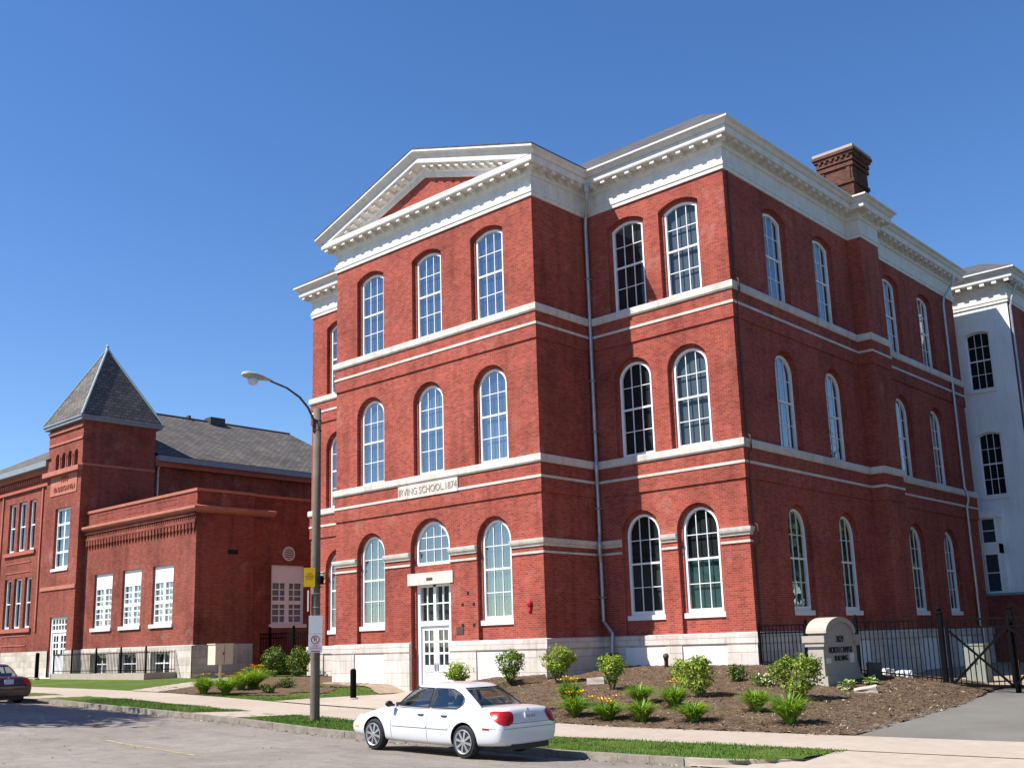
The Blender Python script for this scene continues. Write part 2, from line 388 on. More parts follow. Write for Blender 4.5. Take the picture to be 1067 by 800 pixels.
def outline(u0, u1, zb, zs, rise, n=14):
    c, a = (u0+u1)/2, (u1-u0)/2
    pts = [(u0, zb)]
    if rise <= 1e-4: pts += [(u0, zs), (u1, zs)]
    else:
        for k in range(n+1):
            t = math.pi*(1-k/n); u = c+a*math.cos(t); pts.append((u, archtop(u, u0, u1, zs, rise)))
    return pts + [(u1, zb)]
def archtop(u, u0, u1, zs, rise):
    if rise <= 1e-4: return zs
    c, a = (u0+u1)/2, (u1-u0)/2
    if rise > .6*a: return zs+rise*math.sqrt(max(0, 1-((u-c)/a)**2))
    rad = (a*a+rise*rise)/(2*rise); return zs+math.sqrt(max(0, rad*rad-(u-c)**2))-(rad-rise)
def facade(mb, F, ua, ub, za, zb, ops, mat=0, w=0.0, n=14):
    """wall face from ua..ub, za..zb with arched openings (u0,u1,zbot,zspring,rise)"""
    ops = sorted(ops); u = ua
    q = lambda a, b, c, d: mb.face([F(a, w, c), F(b, w, c), F(b, w, d), F(a, w, d)], mat)
    for (u0, u1, ob, zs, rise) in ops:
        if u0 > u: q(u, u0, za, zb)
        if ob > za+1e-4: q(u0, u1, za, ob)
        pts = outline(u0, u1, ob, zs, rise, n)[1:-1]
        for (a, z1), (b, z2) in zip(pts, pts[1:]): mb.face([F(a, w, z1), F(b, w, z2), F(b, w, zb), F(a, w, zb)], mat)
        u = u1
    if u < ub: q(u, ub, za, zb)
def reveal(mb, F, A, B, wa, wb, mat=0):
    n = len(A)
    for i in range(n):
        j = (i+1) % n
        if (abs(A[i][0]-B[i][0])+abs(A[i][1]-B[i][1])+abs(A[j][0]-B[j][0])+abs(A[j][1]-B[j][1])) < 1e-5 and abs(wa-wb) < 1e-6: continue
        if abs(A[i][0]-A[j][0])+abs(A[i][1]-A[j][1]) < 1e-6 and abs(B[i][0]-B[j][0])+abs(B[i][1]-B[j][1]) < 1e-6: continue
        mb.face([F(A[i][0], wa, A[i][1]), F(B[i][0], wb, B[i][1]), F(B[j][0], wb, B[j][1]), F(A[j][0], wa, A[j][1])], mat)

def window(parent, F, u0, u1, zb, zs, rise, w, shades, cols=3, rows=4, meet=True, fw=.08, cross=0, sill=None, top_panel=0, name='window', glass='window_glass', bars=True, rail=.12, mb_w=.022):
    """sash window: frame with glazing bars, one pane sheet, blind behind, optional sill"""
    m = MB()
    A = outline(u0, u1, zb, zs, rise); sh_ = 0 < rise <= .36*(u1-u0)/1.2; ri = rise*.85 if sh_ else rise-fw; zi = zs-(fw-.15*rise) if sh_ else zs; B = outline(u0+fw, u1-fw, zb+rail, zi, max(0, ri) if rise > 1e-4 else 0)
    if rise <= 1e-4: B = outline(u0+fw, u1-fw, zb+rail, zs-fw, 0)
    wf, wg = w, w-.05
    reveal(m, F, A, B, wf, wf); reveal(m, F, B, B, wf, wg-.04)
    reveal(m, F, A, A, wf-.12, wf)
    iu0, iu1, izb = u0+fw, u1-fw, zb+rail
    itop = (zi+ri) if rise > 1e-4 else zs-fw
    if top_panel: m.fbox(F, iu0, iu1, wg-.02, wg+.05, itop-top_panel, itop); itop2 = itop-top_panel
    else: itop2 = itop
    zh = lambda u: min(itop2, archtop(u, iu0, iu1, zi, max(0, ri)) if rise > 1e-4 else itop2)
    if bars:
        for k in range(1, cols):
            u = iu0+(iu1-iu0)*k/cols; m.fbox(F, u-mb_w/2, u+mb_w/2, wg-.012, wg+.022, izb, zh(u)-.002)
        for k in range(1, rows):
            z = izb+(itop2-izb)*k/rows
            t = .03 if (meet and k == rows//2) else mb_w/2
            c, a = (iu0+iu1)/2, (iu1-iu0)/2
            if rise > 1e-4 and z > zi and not sh_: a = a*math.sqrt(max(0, 1-((z-zi)/max(.01, ri))**2))
            m.fbox(F, c-a, c+a, wg-.015, wg+(.035 if t > .02 else .019), z-t, z+t)
    if cross: c = (iu0+iu1)/2; zm = (izb+itop2)/2; m.fbox(F, c-cross/2, c+cross/2, wg-.014, wg+.045, izb, itop2-.002); m.fbox(F, iu0, iu1, wg-.013, wg+.042, zm-cross*.4, zm+cross*.4)
    ob = m.build(name, 'white_frame', parent)
    g = MB(); pts = [F(u, wg, z) for u, z in outline(iu0-.01, iu1+.01, izb-.01, zi+(.008 if sh_ else 0) if rise > 1e-4 else zs-fw+.01, max(0, ri+(.002 if sh_ else .01)) if rise > 1e-4 else 0)]
    g.face(pts); pg = g.build('pane', glass, ob)
    s = MB(); wb = wg-.10; top = (zs+rise)
    z = zb; tot = top-zb
    for mt, frac in shades:
        s.face([F(u0-.02, wb, z), F(u1+.02, wb, z), F(u1+.02, wb, z+tot*frac), F(u0-.02, wb, z+tot*frac)], SH.index(mt)); z += tot*frac
    bo = s.build('blind', SH, ob)
    if sill:
        sm = MB(); su0, su1, sz0, sw = sill; sm.fbox(F, su0, su1, w-.05, sw, sz0, zb-.002)
        so = sm.build('sill', 'white_panel', ob)
    return ob
SH = ['blind_white', 'dark_interior', 'blind_pale', 'blind_grey', 'blind_teal', 'blind_olive']

# ------------------------------------------------------------------ terrain profiles
def lerp(x, tab): return np.interp(x, [t[0] for t in tab], [t[1] for t in tab])
KERB_T = [(-200,.62),(-60,.62),(-26,.60),(-20,.58),(-14.3,.54),(-11.5,.45),(-7.4,.33),(-5.2,.25),(-2.6,.13),(0,.06),(4,-.02),(200,-.03)]
WALK_T = [(-200,.66),(-60,.66),(-25,.63),(-19.5,.57),(-15.3,.49),(-11.8,.38),(-8.5,.26),(-4.6,.15),(-1,.04),(2,-.02),(200,-.04)]
FOOT_T = [(-200,.75),(-40,.75),(-25,.70),(-20.5,.66),(-15.3,.53),(-12.7,.47),(-9.2,.60),(-5.4,.76),(-4.5,.9),(0,.9),(1.5,.82),(2.8,.68),(4.2,.52),(5.4,.40),(6.4,.18),(7,.16),(200,.16)]
YK, YW0, YW1 = -13.3, -11.4, -9.2
def hk(x): return lerp(x, KERB_T)
def hw(x): return lerp(x, WALK_T)
def street_z(x, y):
    d = np.clip(YK-np.asarray(y, float), 0, None)
    return hk(x)-.11+.07*np.minimum(d, 1.6)+.02*np.clip(d-1.6, 0, 4)-.02*np.clip(d-7, 0, 6)
def yard_z(x, y):
    x = np.asarray(x, float); y = np.asarray(y, float)
    yb = np.where((x > -15.3) & (x < -5.38), -2.77, np.where((x < -24.4), -3.0, 0.0))
    t = np.clip((y-YW1)/(yb-YW1), 0, 1); s = t
    z = hw(x)+(lerp(x, FOOT_T)-hw(x))*(s*.75+.25*s*s*(3-2*s))
    # level walk to the entrance
    xc = -10.0; k = np.clip(1-(np.abs(x-xc)-1.1)/1.5, 0, 1); k = k*k*(3-2*k)
    z = z*(1-k)+k*(hw(x)+(.16-hw(x))*t)
    # driveway cut
    k = np.clip((x-5.9)/1.0, 0, 1)*np.clip((y+9.2)/1.5, 0, 1)
    return z*(1-k)+k*np.clip(-.04+(y+9.2)*.025, -.04, .6)

def grid_sheet(name, xs, ys, zf, mat, kind='structure', keep=None, lift=0.0, jit=0):
    X, Y = np.meshgrid(xs, ys); Z = zf(X, Y)+lift
    if jit: Z = Z+rng.normal(0, jit, Z.shape)
    v = np.stack([X, Y, Z], -1).reshape(-1, 3); nx, ny = len(xs), len(ys); f = []
    for j in range(ny-1):
        for i in range(nx-1):
            if keep is None or keep((xs[i]+xs[i+1])/2, (ys[j]+ys[j+1])/2): f.append((j*nx+i, j*nx+i+1, (j+1)*nx+i+1, (j+1)*nx+i))
    me = bpy.data.meshes.new(name); me.from_pydata(v.tolist(), [], f)
    me.materials.append(MATS[mat]); me.update()
    bm = bmesh.new(); bm.from_mesh(me); bmesh.ops.delete(bm, geom=[q for q in bm.verts if not q.link_faces], context='VERTS'); bm.to_mesh(me); bm.free()
    me.polygons.foreach_set('use_smooth', [True]*len(me.polygons))
    ob = bpy.data.objects.new(name, me); COL.objects.link(ob); ob['kind'] = kind
    return ob
ar = lambda a, b, st: np.linspace(a, b, max(2, int(round((b-a)/st))+1))

# ================================================================== SETTING
def setting():
    xs = np.concatenate([[-900], ar(-200, -30, 17), ar(-28, 12, 2), ar(16, 60, 8), [900]])
    grid_sheet('ground', xs, np.array([-900, -60, -31, -20, -9, 0, 40, 900.]), lambda X, Y: hw(X)-.45+0*Y, 'far_ground')
    xs = np.concatenate([ar(-220, -40, 6), ar(-38, 14, .5), ar(16, 120, 6)])
    ys = np.concatenate([ar(-32, -16, 1.0), ar(-15.6, -13.3, .2)])
    grid_sheet('street', xs, ys, street_z, 'g_asphalt')
    # kerb: breaks for the driveway on the right
    m = MB()
    xx = [x for x in ar(-60, 6.2, .6)]
    for i, (a, b) in enumerate(zip(xx, xx[1:])):
        g = .004
        za, zb = float(hk(a)), float(hk(b)); j = rng.normal(0, .005)
        m.hexa([(a+g, YK+j, za-.35), (b-g, YK+j, zb-.35), (b-g, YK+.17, zb-.35), (a+g, YK+.17, za-.35), (a+g, YK+.015+j, za), (b-g, YK+.015+j, zb), (b-g, YK+.17, zb), (a+g, YK+.17, za)])
    k = m.build('kerb', 'g_kerb'); k['kind'] = 'structure'
    # curved kerb return into the driveway
    m = MB(); P = []
    for t in np.linspace(0, 1, 13):
        x = 6.2+1.75*math.sin(t*1.45); y = YK+.02+2.0*(1-math.cos(t*1.45)); P.append((x, y, -.02-.02*t-.03*t*t))
    for A, B in zip(P, P[1:]):
        da = Vector((B[0]-A[0], B[1]-A[1], 0)).normalized(); nn = Vector((-da.y, da.x, 0))*.17
        f = lambda p, o, dz: (p[0]+nn.x*o, p[1]+nn.y*o, p[2]+dz)
        m.hexa([f(A,0,-.3), f(B,0,-.3), f(B,1,-.3), f(A,1,-.3), f(A,.08,0), f(B,.08,0), f(B,1,.0), f(A,1,.0)])
    k = m.build('kerb_return', 'g_concrete'); k['kind'] = 'structure'
    # pavement
    xs = np.concatenate([ar(-60, -30, 2), ar(-29.5, 30, .5)])
    grid_sheet('sidewalk', xs, ar(YW0, YW1, .55), lambda X, Y: hw(X)+.012+0*Y, 'g_concrete')
    # crossings through the grass strip
    strip = lambda X, Y: hk(X)-.012+(hw(X)+.014-hk(X)+.012)*np.clip((Y-(YK+.17))/(YW0-YK-.17), 0, 1)
    grid_sheet('carriage_walk', ar(-7.55, -5.75, .3), ar(YK+.172, YW0+.01, .3), strip, 'g_concrete', lift=.008)
    grid_sheet('carriage_walk', ar(-17.6, -15.9, .3), ar(YK+.172, YW0+.01, .3), strip, 'g_concrete', lift=.008)
    # driveway and its concrete apron
    ap = lambda X, Y: np.where(Y < YK, street_z(X, YK)+.004, np.clip(-.115+(Y-YK)/1.9*.085, -.115, -.03)+hw(X)*0)
    grid_sheet('driveway_apron', ar(6.3, 16, .35), ar(YK-.01, YW0+.005, .2), ap, 'g_concrete', lift=.012)
    dz = lambda X, Y: np.clip(-.034+(Y+9.2)*.025, -.034, .5)
    grid_sheet('driveway', ar(5.6, 15, .4), ar(YW1, 19.5, .6), dz, 'g_drive', lift=.016)
    grid_sheet('yard', ar(.1, 16, .6), ar(1.2, 19.8, .6), lambda X, Y: .30+.004*Y+0*X, 'g_dirt', lift=.0)
    # lawn sheet, everywhere behind and before the pavement
    xs = np.concatenate([ar(-60, -28, 1.0), ar(-27.5, 7.5, .25)]); 
    grid_sheet('lawn', xs, np.concatenate([ar(YW1, 0, .2), ar(.4, 14, .8)]), yard_z, 'g_lawn', keep=lambda x, y: (y < 0 or (x < -20.4) or (x > .1 and y < 1.4)) and not (x > 7.0-.06*(y+9.2)-(.35 if y > -3 else 0)))
    grid_sheet('grass_strip', np.concatenate([ar(-60, -20, 1), ar(-19.5, 7.7, .3)]), ar(YK+.17, YW0, .15), strip, 'g_lawn', lift=.0, jit=.006,
               keep=lambda x, y: x < 6.3+1.6*math.sin(min(1.45, math.acos(max(-1, min(1, 1-(y-YK)/2.0))))))
    # mulch bed: edges wander
    def in_mulch(x, y):
        e = .18*math.sin(x*1.7)+.1*math.sin(x*4.1+1)+.07*math.sin(y*5+x)
        tt = (y-YW1)/6.4; xl = -4.9-2.6*min(1, tt*1.3)-1.3*tt+.4*e
        if y < YW1+.05: return False
        if x < xl: 
            # bed at the foot of the wall, left of the door, and the triangular bed by the path on the left
            if -20.3 < x < -12.6 and y > -4.6+.35*e-.25*(x+12)*-.25: return y < -2.7 or x < -15.3
            return False
        if x > 7.02-.06*(y+9.2)-.35*max(0, (y+3)/3)+e*.3: return False
        return y < 1.3 and not (-15.3 < x < -5.4 and y > -2.7) 
    grid_sheet('mulch_bed', ar(-20.4, 7.1, .1), ar(YW1, 1.4, .1), lambda X, Y: yard_z(X, Y), 'g_mulch', keep=in_mulch, lift=.022, jit=.012)
    in_left = lambda x, y: ((x+15.2)/3.9)**2+((y+6.9)/2.2)**2 < 1+.12*math.sin(x*3)+.08*math.sin(y*7) and x < -12.0+.2*math.sin(y*4)
    grid_sheet('mulch_bed', ar(-20.2, -8, .12), ar(YW1, -4.5, .1), yard_z, 'g_mulch', keep=in_left, lift=.018, jit=.01)
    # entrance path, fanning out to the pavement; bare earth at the wall foot
    def in_path(x, y):
        t = (y-YW1)/6.4
        return -9.75-1.55*t < x < -4.95-2.6*min(1, t*1.3)-1.3*t and y < -2.6
    grid_sheet('entrance_path', ar(-11.6, -4.8, .1), ar(YW1-.01, -2.7, .1), yard_z, 'g_concrete', keep=in_path, lift=.035)
    grid_sheet('bare_earth', ar(-15.4, -11.35, .12), ar(-4.3, -2.7, .1), yard_z, 'g_dirt', lift=.03, keep=lambda x, y: y > -4.0+.12*math.sin(x*4)+.25*max(0, -13.5-x))
    def in_lp(x, y):
        c = -16.9-(y-YW1)*.75; return abs(x-c) < .85
    grid_sheet('side_path', ar(-25, -14, .15), ar(YW1-.01, -2.0, .15), yard_z, 'g_concrete', keep=in_lp, lift=.03)
    # chips of bark on the mulch
    m = MB(); n = 0
    while n < 20000:
        x, y = rng.uniform(-8.4, 7), rng.uniform(YW1, 0.0)
        if not in_mulch(x, y): continue
        z = float(yard_z(x, y))+.03; n += 1
        L, w_ = rng.uniform(.008, .03)*(1.6 if x > 4 else 1), rng.uniform(.004, .009); a = rng.uniform(0, 6.28); tl = rng.normal(0, .35); tl2 = rng.normal(0, .35)
        c, s_ = math.cos(a), math.sin(a)
        P = []
        for i, j in ((-1, -1), (1, -1), (1, 1), (-1, 1)):
            P.append((x+c*L*i-s_*w_*j, y+s_*L*i+c*w_*j, z+.006+tl*L*i+tl2*w_*j))
        m.face(P, int(rng.choice(3, p=[.10, .55, .35])))
    ob = m.build('bark_chips', ['chip_pale', 'chip_brown', 'chip_dark']); ob['kind'] = 'stuff'; ob['label'] = 'loose bark chips scattered over the brown mulch bed'; ob['category'] = 'bark chips'
    # blades of grass in the strips and lawns near the camera
    V = []; F = []; M = []
    def blade(x, y, z, h):
        a = rng.uniform(0, 6.28); w_ = rng.uniform(.004, .008); lx, ly = rng.normal(0, .35*h), rng.normal(0, .35*h)
        i = len(V); c, s_ = math.cos(a)*w_, math.sin(a)*w_
        V.extend([(x-c, y-s_, z-.01), (x+c, y+s_, z-.01), (x+lx*.5+c*.7, y+ly*.5+s_*.7, z+h*.6), (x+lx, y+ly, z+h)])
        F.append((i, i+1, i+2)); M.append(0 if rng.random() < .6 else 1); F.append((i, i+2, i+3)); M.append(M[-1])
    for _ in range(52000):
        x = rng.uniform(-14, 7.9); y = rng.uniform(YK+.17, YW0+.03)
        if x > 6.3+1.55*math.sin(min(1.45, math.acos(max(-1, min(1, 1-(y-YK)/2.0))))) : continue
        if -7.55 < x < -5.75: continue
        if math.sin(x*2.3+math.sin(y*3)*1.5)+math.sin(x*.9+y*2.1) < -.75 and rng.random() < .75: continue
        blade(x, y, float(strip(np.array(x), np.array(y))), rng.uniform(.015, .06)*(.75+.25*math.sin(x*1.3+y)))
    for _ in range(16000):
        x = rng.uniform(-16, -8.5); y = rng.uniform(YW1, -3.4)
        if in_mulch(x, y) or in_left(x, y) or in_path(x, y) or (x > -15.4 and y > -4.0): continue
        blade(x, y, float(yard_z(x, y)), rng.uniform(.02, .05))
    me = bpy.data.meshes.new('grass'); me.from_pydata(V, [], F); me.materials.append(MATS['grass_a']); me.materials.append(MATS['grass_b']); me.polygons.foreach_set('material_index', M)
    g = bpy.data.objects.new('grass', me); COL.objects.link(g); tag(g, 'short green blades of grass along the kerb and beside the entrance path', 'grass', kind='stuff')
    # spilled chips on the pavement edge, leaf litter in the gutter
    m = MB()
    def fleck(x, y, z, L, w_, mi):
        a = rng.uniform(0, 6.28); c, s_ = math.cos(a), math.sin(a); tl = rng.normal(0, .2)
        m.face([(x+c*L*i-s_*w_*j, y+s_*L*i+c*w_*j, z+.004+abs(tl)*L*(1+i)) for i, j in ((-1, -1), (1, -1), (1, 1), (-1, 1))], mi)
    for _ in range(700):
        x = rng.uniform(-7, 6.8); y = YW1-abs(rng.normal(0, .10)); fleck(x, y, float(hw(x))+.014, rng.uniform(.008, .03), rng.uniform(.004, .01), int(rng.integers(3)))
    for _ in range(900):
        x = rng.uniform(-30, 7); y = YK-abs(rng.normal(0, .16))-.02; fleck(x, y, float(street_z(x, y)), rng.uniform(.01, .035), rng.uniform(.006, .018), int(rng.integers(3)))
    for _ in range(260):
        x = rng.uniform(-12, 8); y = rng.uniform(-20, YK); fleck(x, y, float(street_z(x, y)), rng.uniform(.008, .03), rng.uniform(.005, .015), int(rng.integers(3)))
    ob = m.build('leaf_litter', ['chip_pale', 'chip_brown', 'chip_dark']); tag(ob, 'dry leaves and bark flecks along the gutter and pavement edge', 'leaf litter', kind='stuff')
    # faded yellow line in the street
    m = MB()
    for i in range(9):
        x0 = -3.3+i*.36
        for a, b in ((x0, x0+.33),):
            y = -17.35-.02*i
            m.face([(a, y, street_z(a, y)+.004), (b, y, street_z(b, y)+.004), (b, y+.1, street_z(b, y+.1)+.004), (a, y+.1, street_z(a, y+.1)+.004)])
    ob = m.build('road_marking', 'yellow_marking'); ob['kind'] = 'structure'
setting()

# ================================================================== MAIN SCHOOL BUILDING
XL, PV, XR, XW, LB = -15.30, -2.765, -5.385, -20.485, 19.0
PQ, PY0, PY1 = .5, 8.6, 10.15
ZS, ZI, Z1, Z2, ZT, ZC = 1.82, 4.79, 7.34, 12.14, 15.77, 17.12
FOOT = [(XW, LB), (XW, 0), (XL, 0), (XL, PV), (XR, PV), (XR, 0), (0, 0), (0, PY0), (PQ, PY0), (PQ, PY1), (0, PY1), (0, LB)]
def main_building():
    root = empty('school_building', (-10, 8, 0), 'three storey red brick school with white bracketed cornice, stone bands and a gabled front bay', 'school')
    wall = MB()
    FP = frame((0, PV, 0), (1, 0, 0), (0, -1, 0)); FW = frame((0, 0, 0), (1, 0, 0), (0, -1, 0))
    FR = frame((0, 0, 0), (0, 1, 0), (1, 0, 0)); FS = frame((XR, 0, 0), (0, 1, 0), (1, 0, 0)); FPi = frame((PQ, 0, 0), (0, 1, 0), (1, 0, 0))
    hw_ = .745
    pav = [-13.36, -10.34, -7.42]; wing = [-3.76, -1.69]; left = [-18.75]; right = [3.08, 6.5, 12.25, 15.62]
    T = .12; D1, D2 = .12, .06
    op1 = lambda c, h=hw_: (c-h, c+h, ZS, 4.86, 5.64-4.86)
    op2 = lambda c, h=hw_: (c-h, c+h, Z1, 9.86, 10.54-9.86)
    op3 = lambda c, h=hw_: (c-h, c+h, Z2, 15.08, .23)
    S = {'1a': [('blind_teal', .55), ('blind_olive', .45)], '1t': [('blind_teal', .5), ('dark_interior', .5)], '1d': [('dark_interior', 1)],
         '2a': [('blind_grey', .5), ('blind_pale', .5)], '2b': [('blind_pale', .5), ('blind_grey', .5)], '3a': [('blind_grey', 1)], 'p': [('blind_pale', 1)], 'd': [('dark_interior', 1)],
         'm': [('dark_interior', .5), ('blind_pale', .5)], '1m': [('blind_olive', .5), ('dark_interior', .5)]}
    def opening(F, op, lvl, shade):
        o1 = outline(*op); u0, u1, zb, zs, rise = op
        iz = 2.42 if lvl == 1 else zb
        ir = rise-T if lvl < 3 else rise*.85
        izs = zs if lvl < 3 else zs-.075
        o2 = outline(u0+T, u1-T, iz, izs, ir)
        reveal(wall, F, o1, o1, 0, -D1); reveal(wall, F, o1, o2, -D1, -D1); reveal(wall, F, o2, o2, -D1, -D1-D2-.3)
        sill = (u0+.03, u1-.03, 2.27, -D1+.05) if lvl == 1 else None
        window(root, F, u0+T, u1-T, iz, izs, ir, -D1-.04, S[shade], sill=sill)
    shp1 = ['1a', None, '1a']; shp2 = ['2a', '2a', '2b']; shp3 = ['3a', '3a', '3a']
    # pavilion
    ops1 = [op1(pav[0]), op1(pav[2]), (-11.29, -9.39, -.2, 4.93, 5.87-4.93)]
    facade(wall, FP, XL, XR, ZS, 6.2, [o if o[0] != -11.29 else (-11.29, -9.39, ZS, 4.93, .94) for o in ops1])
    facade(wall, FP, XL, XR, Z1, 11.05, [op2(c) for c in pav]); facade(wall, FP, XL, XR, Z2, ZT+.02, [op3(c) for c in pav])
    for i, c in enumerate(pav):
        if i != 1: opening(FP, op1(c), 1, shp1[i])
        opening(FP, op2(c), 2, shp2[i]); opening(FP, op3(c), 3, shp3[i])
    # wings
    for c in wing: pass
    facade(wall, FW, XR, 0, ZS, 6.2, [op1(c) for c in wing]); facade(wall, FW, XR, 0, Z1, 11.05, [op2(c) for c in wing]); facade(wall, FW, XR, 0, Z2, ZT+.02, [op3(c) for c in wing])
    for i, c in enumerate(wing):
        opening(FW, op1(c), 1, ['1m', '1t'][i]); opening(FW, op2(c), 2, ['d', 'p'][i]); opening(FW, op3(c), 3, ['d', 'p'][i])
    facade(wall, FW, XW, XL, ZS, 6.2, [op1(c) for c in left]); facade(wall, FW, XW, XL, Z1, 11.05, [op2(c) for c in left]); facade(wall, FW, XW, XL, Z2, ZT+.02, [op3(c) for c in left])
    for c in left: opening(FW, op1(c), 1, '1a'); opening(FW, op2(c), 2, '2a'); opening(FW, op3(c), 3, '3a')
    # right side
    for a, b, cs in ((0, PY0, right[:2]), (PY1, LB, right[2:])):
        facade(wall, FR, a, b, ZS, 6.2, [op1(c) for c in cs]); facade(wall, FR, a, b, Z1, 11.05, [op2(c) for c in cs]); facade(wall, FR, a, b, Z2, ZT+.02, [op3(c) for c in cs])
        for i, c in enumerate(cs): opening(FR, op1(c), 1, '1m' if i else '1t'); opening(FR, op2(c), 2, 'm'); opening(FR, op3(c), 3, 'm' if i else 'd')
    # plain faces: pavilion flanks, pilaster, back, left
    for za, zb in ((ZS, 6.2), (Z1, 11.05), (Z2, ZT+.02)):
        facade(wall, FS, PV, 0, za, zb, []); facade(wall, FPi, PY0, PY1, za, zb, [])
        wall.face([(XL, 0, za), (XL, PV, za), (XL, PV, zb), (XL, 0, zb)])
        wall.face([(0, PY0, za), (PQ, PY0, za), (PQ, PY0, zb), (0, PY0, zb)]); wall.face([(PQ, PY1, za), (0, PY1, za), (0, PY1, zb), (PQ, PY1, zb)])
        wall.face([(0, LB, za), (XW, LB, za), (XW, LB, zb), (0, LB, zb)]); wall.face([(XW, LB, za), (XW, 0, za), (XW, 0, zb), (XW, LB, zb)])
    # brick friezes between the floors stand a little proud
    for za, zs_, zb in ((6.18, 6.66, 7.08), (11.03, 11.5, 11.9)):
        sweep(wall, FOOT, [(0, za), (.045, za), (.045, zs_-.05)]); sweep(wall, FOOT, [(.045, zs_-.05), (.045, zb)])
    # door jamb reveals
    oa = outline(-11.29, -9.39, -.3, 4.93, .94); ob_ = outline(-11.17, -9.51, -.3, 4.93, .83)
    reveal(wall, FP, oa, oa, 0, -D1)
    for i in (0,): pass
    n = len(oa)
    for i in range(n-1):
        if i in (0, n-2):   # jambs: below the fanlight
            pass
        wall.face([FP(oa[i][0], -D1, oa[i][1]), FP(ob_[i][0], -D1, ob_[i][1]), FP(ob_[i+1][0], -D1, ob_[i+1][1]), FP(oa[i+1][0], -D1, oa[i+1][1])])
        wall.face([FP(ob_[i][0], -D1, ob_[i][1]), FP(ob_[i][0], -D1-.5, ob_[i][1]), FP(ob_[i+1][0], -D1-.5, ob_[i+1][1]), FP(ob_[i+1][0], -D1, ob_[i+1][1])])
    wall.fbox(FP, -11.17, -9.51, -D1-.2, -D1-.004, 4.07, 4.32)      # brick under the fanlight
    wall.build('wall', 'brick', root)
    # inner dark shell so nothing shines through the windows
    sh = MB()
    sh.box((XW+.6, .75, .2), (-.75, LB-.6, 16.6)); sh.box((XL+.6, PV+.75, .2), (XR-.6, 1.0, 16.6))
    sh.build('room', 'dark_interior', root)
    # fanlight and entrance
    fan = window(root, FP, -11.17, -9.51, 4.32, 4.93, .83, -D1-.05, S['d'], cols=4, rows=3, meet=False, fw=.1, rail=.1)
    lt = MB(); lt.fbox(FP, -11.42, -9.26, -.25, .03, 3.68, 4.07); lt.fbox(FP, -10.5, -10.2, .02, .034, 3.80, 3.90, 1)
    lt.build('lintel', ['band_stone', 'rust_pipe'], root)
    dw = -D1-.12
    d = MB()     # frame: jambs, transom, centre mullion
    for a, b in ((-11.17, -11.03), (-9.65, -9.51)): d.fbox(FP, a, b, dw-.1, dw+.06, .16, 3.68)
    d.fbox(FP, -11.03, -9.65, dw-.1, dw+.06, 2.34, 2.50); d.fbox(FP, -10.40, -10.28, dw-.08, dw+.05, 2.50, 3.68); d.fbox(FP, -11.03, -9.65, dw-.08, dw+.05, 3.60, 3.679)
    for a, b in ((-11.03, -10.40), (-10.28, -9.65)):
        d.fbox(FP, (a+b)/2-.018, (a+b)/2+.018, dw-.03, dw+.03, 2.5, 3.6); d.fbox(FP, a, b, dw-.03, dw+.028, 3.04, 3.08)
    fr = d.build('door_frame', 'white_frame', root)
    g = MB(); g.face([FP(-11.03, dw-.02, 2.5), FP(-9.65, dw-.02, 2.5), FP(-9.65, dw-.02, 3.6), FP(-11.03, dw-.02, 3.6)]); g.build('pane', 'window_glass', fr)
    g = MB(); g.face([FP(-11.03, dw-.2, 2.5), FP(-9.65, dw-.2, 2.5), FP(-9.65, dw-.2, 3.6), FP(-11.03, dw-.2, 3.6)]); g.build('blind', 'blind_olive', fr)
    for a, b, hs in ((-11.028, -10.345, 1), (-10.335, -9.652, -1)):
        d = MB(); c = (a+b)/2; t0, t1 = dw-.05, dw+.0
        z0, zg0, zg1, z1 = .19, 1.08, 2.2, 2.335; sx = .12
        d.fbox(FP, a, a+sx, t0, t1, z0, z1); d.fbox(FP, b-sx, b, t0, t1, z0, z1); d.fbox(FP, a+sx, b-sx, t0, t1, zg1, z1); d.fbox(FP, a+sx, b-sx, t0, t1, .86, zg0); d.fbox(FP, a+sx, b-sx, t0, t1, z0, .45)
        d.fbox(FP, a+sx, b-sx, t0+.01, t1-.02, .45, .86)
        d.fbox(FP, c-.02, c+.02, t0, t1-.005, zg0, zg1)
        for k in (1, 2): z = zg0+(zg1-zg0)*k/3; d.fbox(FP, a+sx, b-sx, t0, t1-.007, z-.03, z+.03)
        do = d.build('door', 'white_frame', root)
        g = MB(); g.fbox(FP, a+sx, b-sx, t0+.02, t0+.024, zg0, zg1); g.build('pane', 'window_glass', do)
        g = MB(); g.face([FP(a, t0-.06, z0), FP(b, t0-.06, z0), FP(b, t0-.06, z1), FP(a, t0-.06, z1)]); g.build('blind', 'dark_interior', do)
        g = MB(); hx = b-.06 if hs > 0 else a+.06
        g.fbox(FP, hx-.03, hx+.03, t1, t1+.02, .9, 1.15); g.tube([FP(hx, t1+.02, 1.1), FP(hx, t1+.07, 1.1), FP(hx, t1+.07, .95), FP(hx, t1+.02, .95)], .012, 6); g.build('handle', 'galvanised', do)
    # stone work
    fo = MB()
    dpath = [(-9.39, PV), (XR, PV), (XR, 0), (0, 0), (0, PY0), (PQ, PY0), (PQ, PY1), (0, PY1), (0, LB), (XW, LB), (XW, 0), (XL, 0), (XL, PV), (-11.29, PV)]
    sweep(fo, dpath, [(.0, ZS), (.11, ZS-.02), (.11, 1.52), (.06, 1.46), (.06, -.4), (0, -.4)], closed=False)
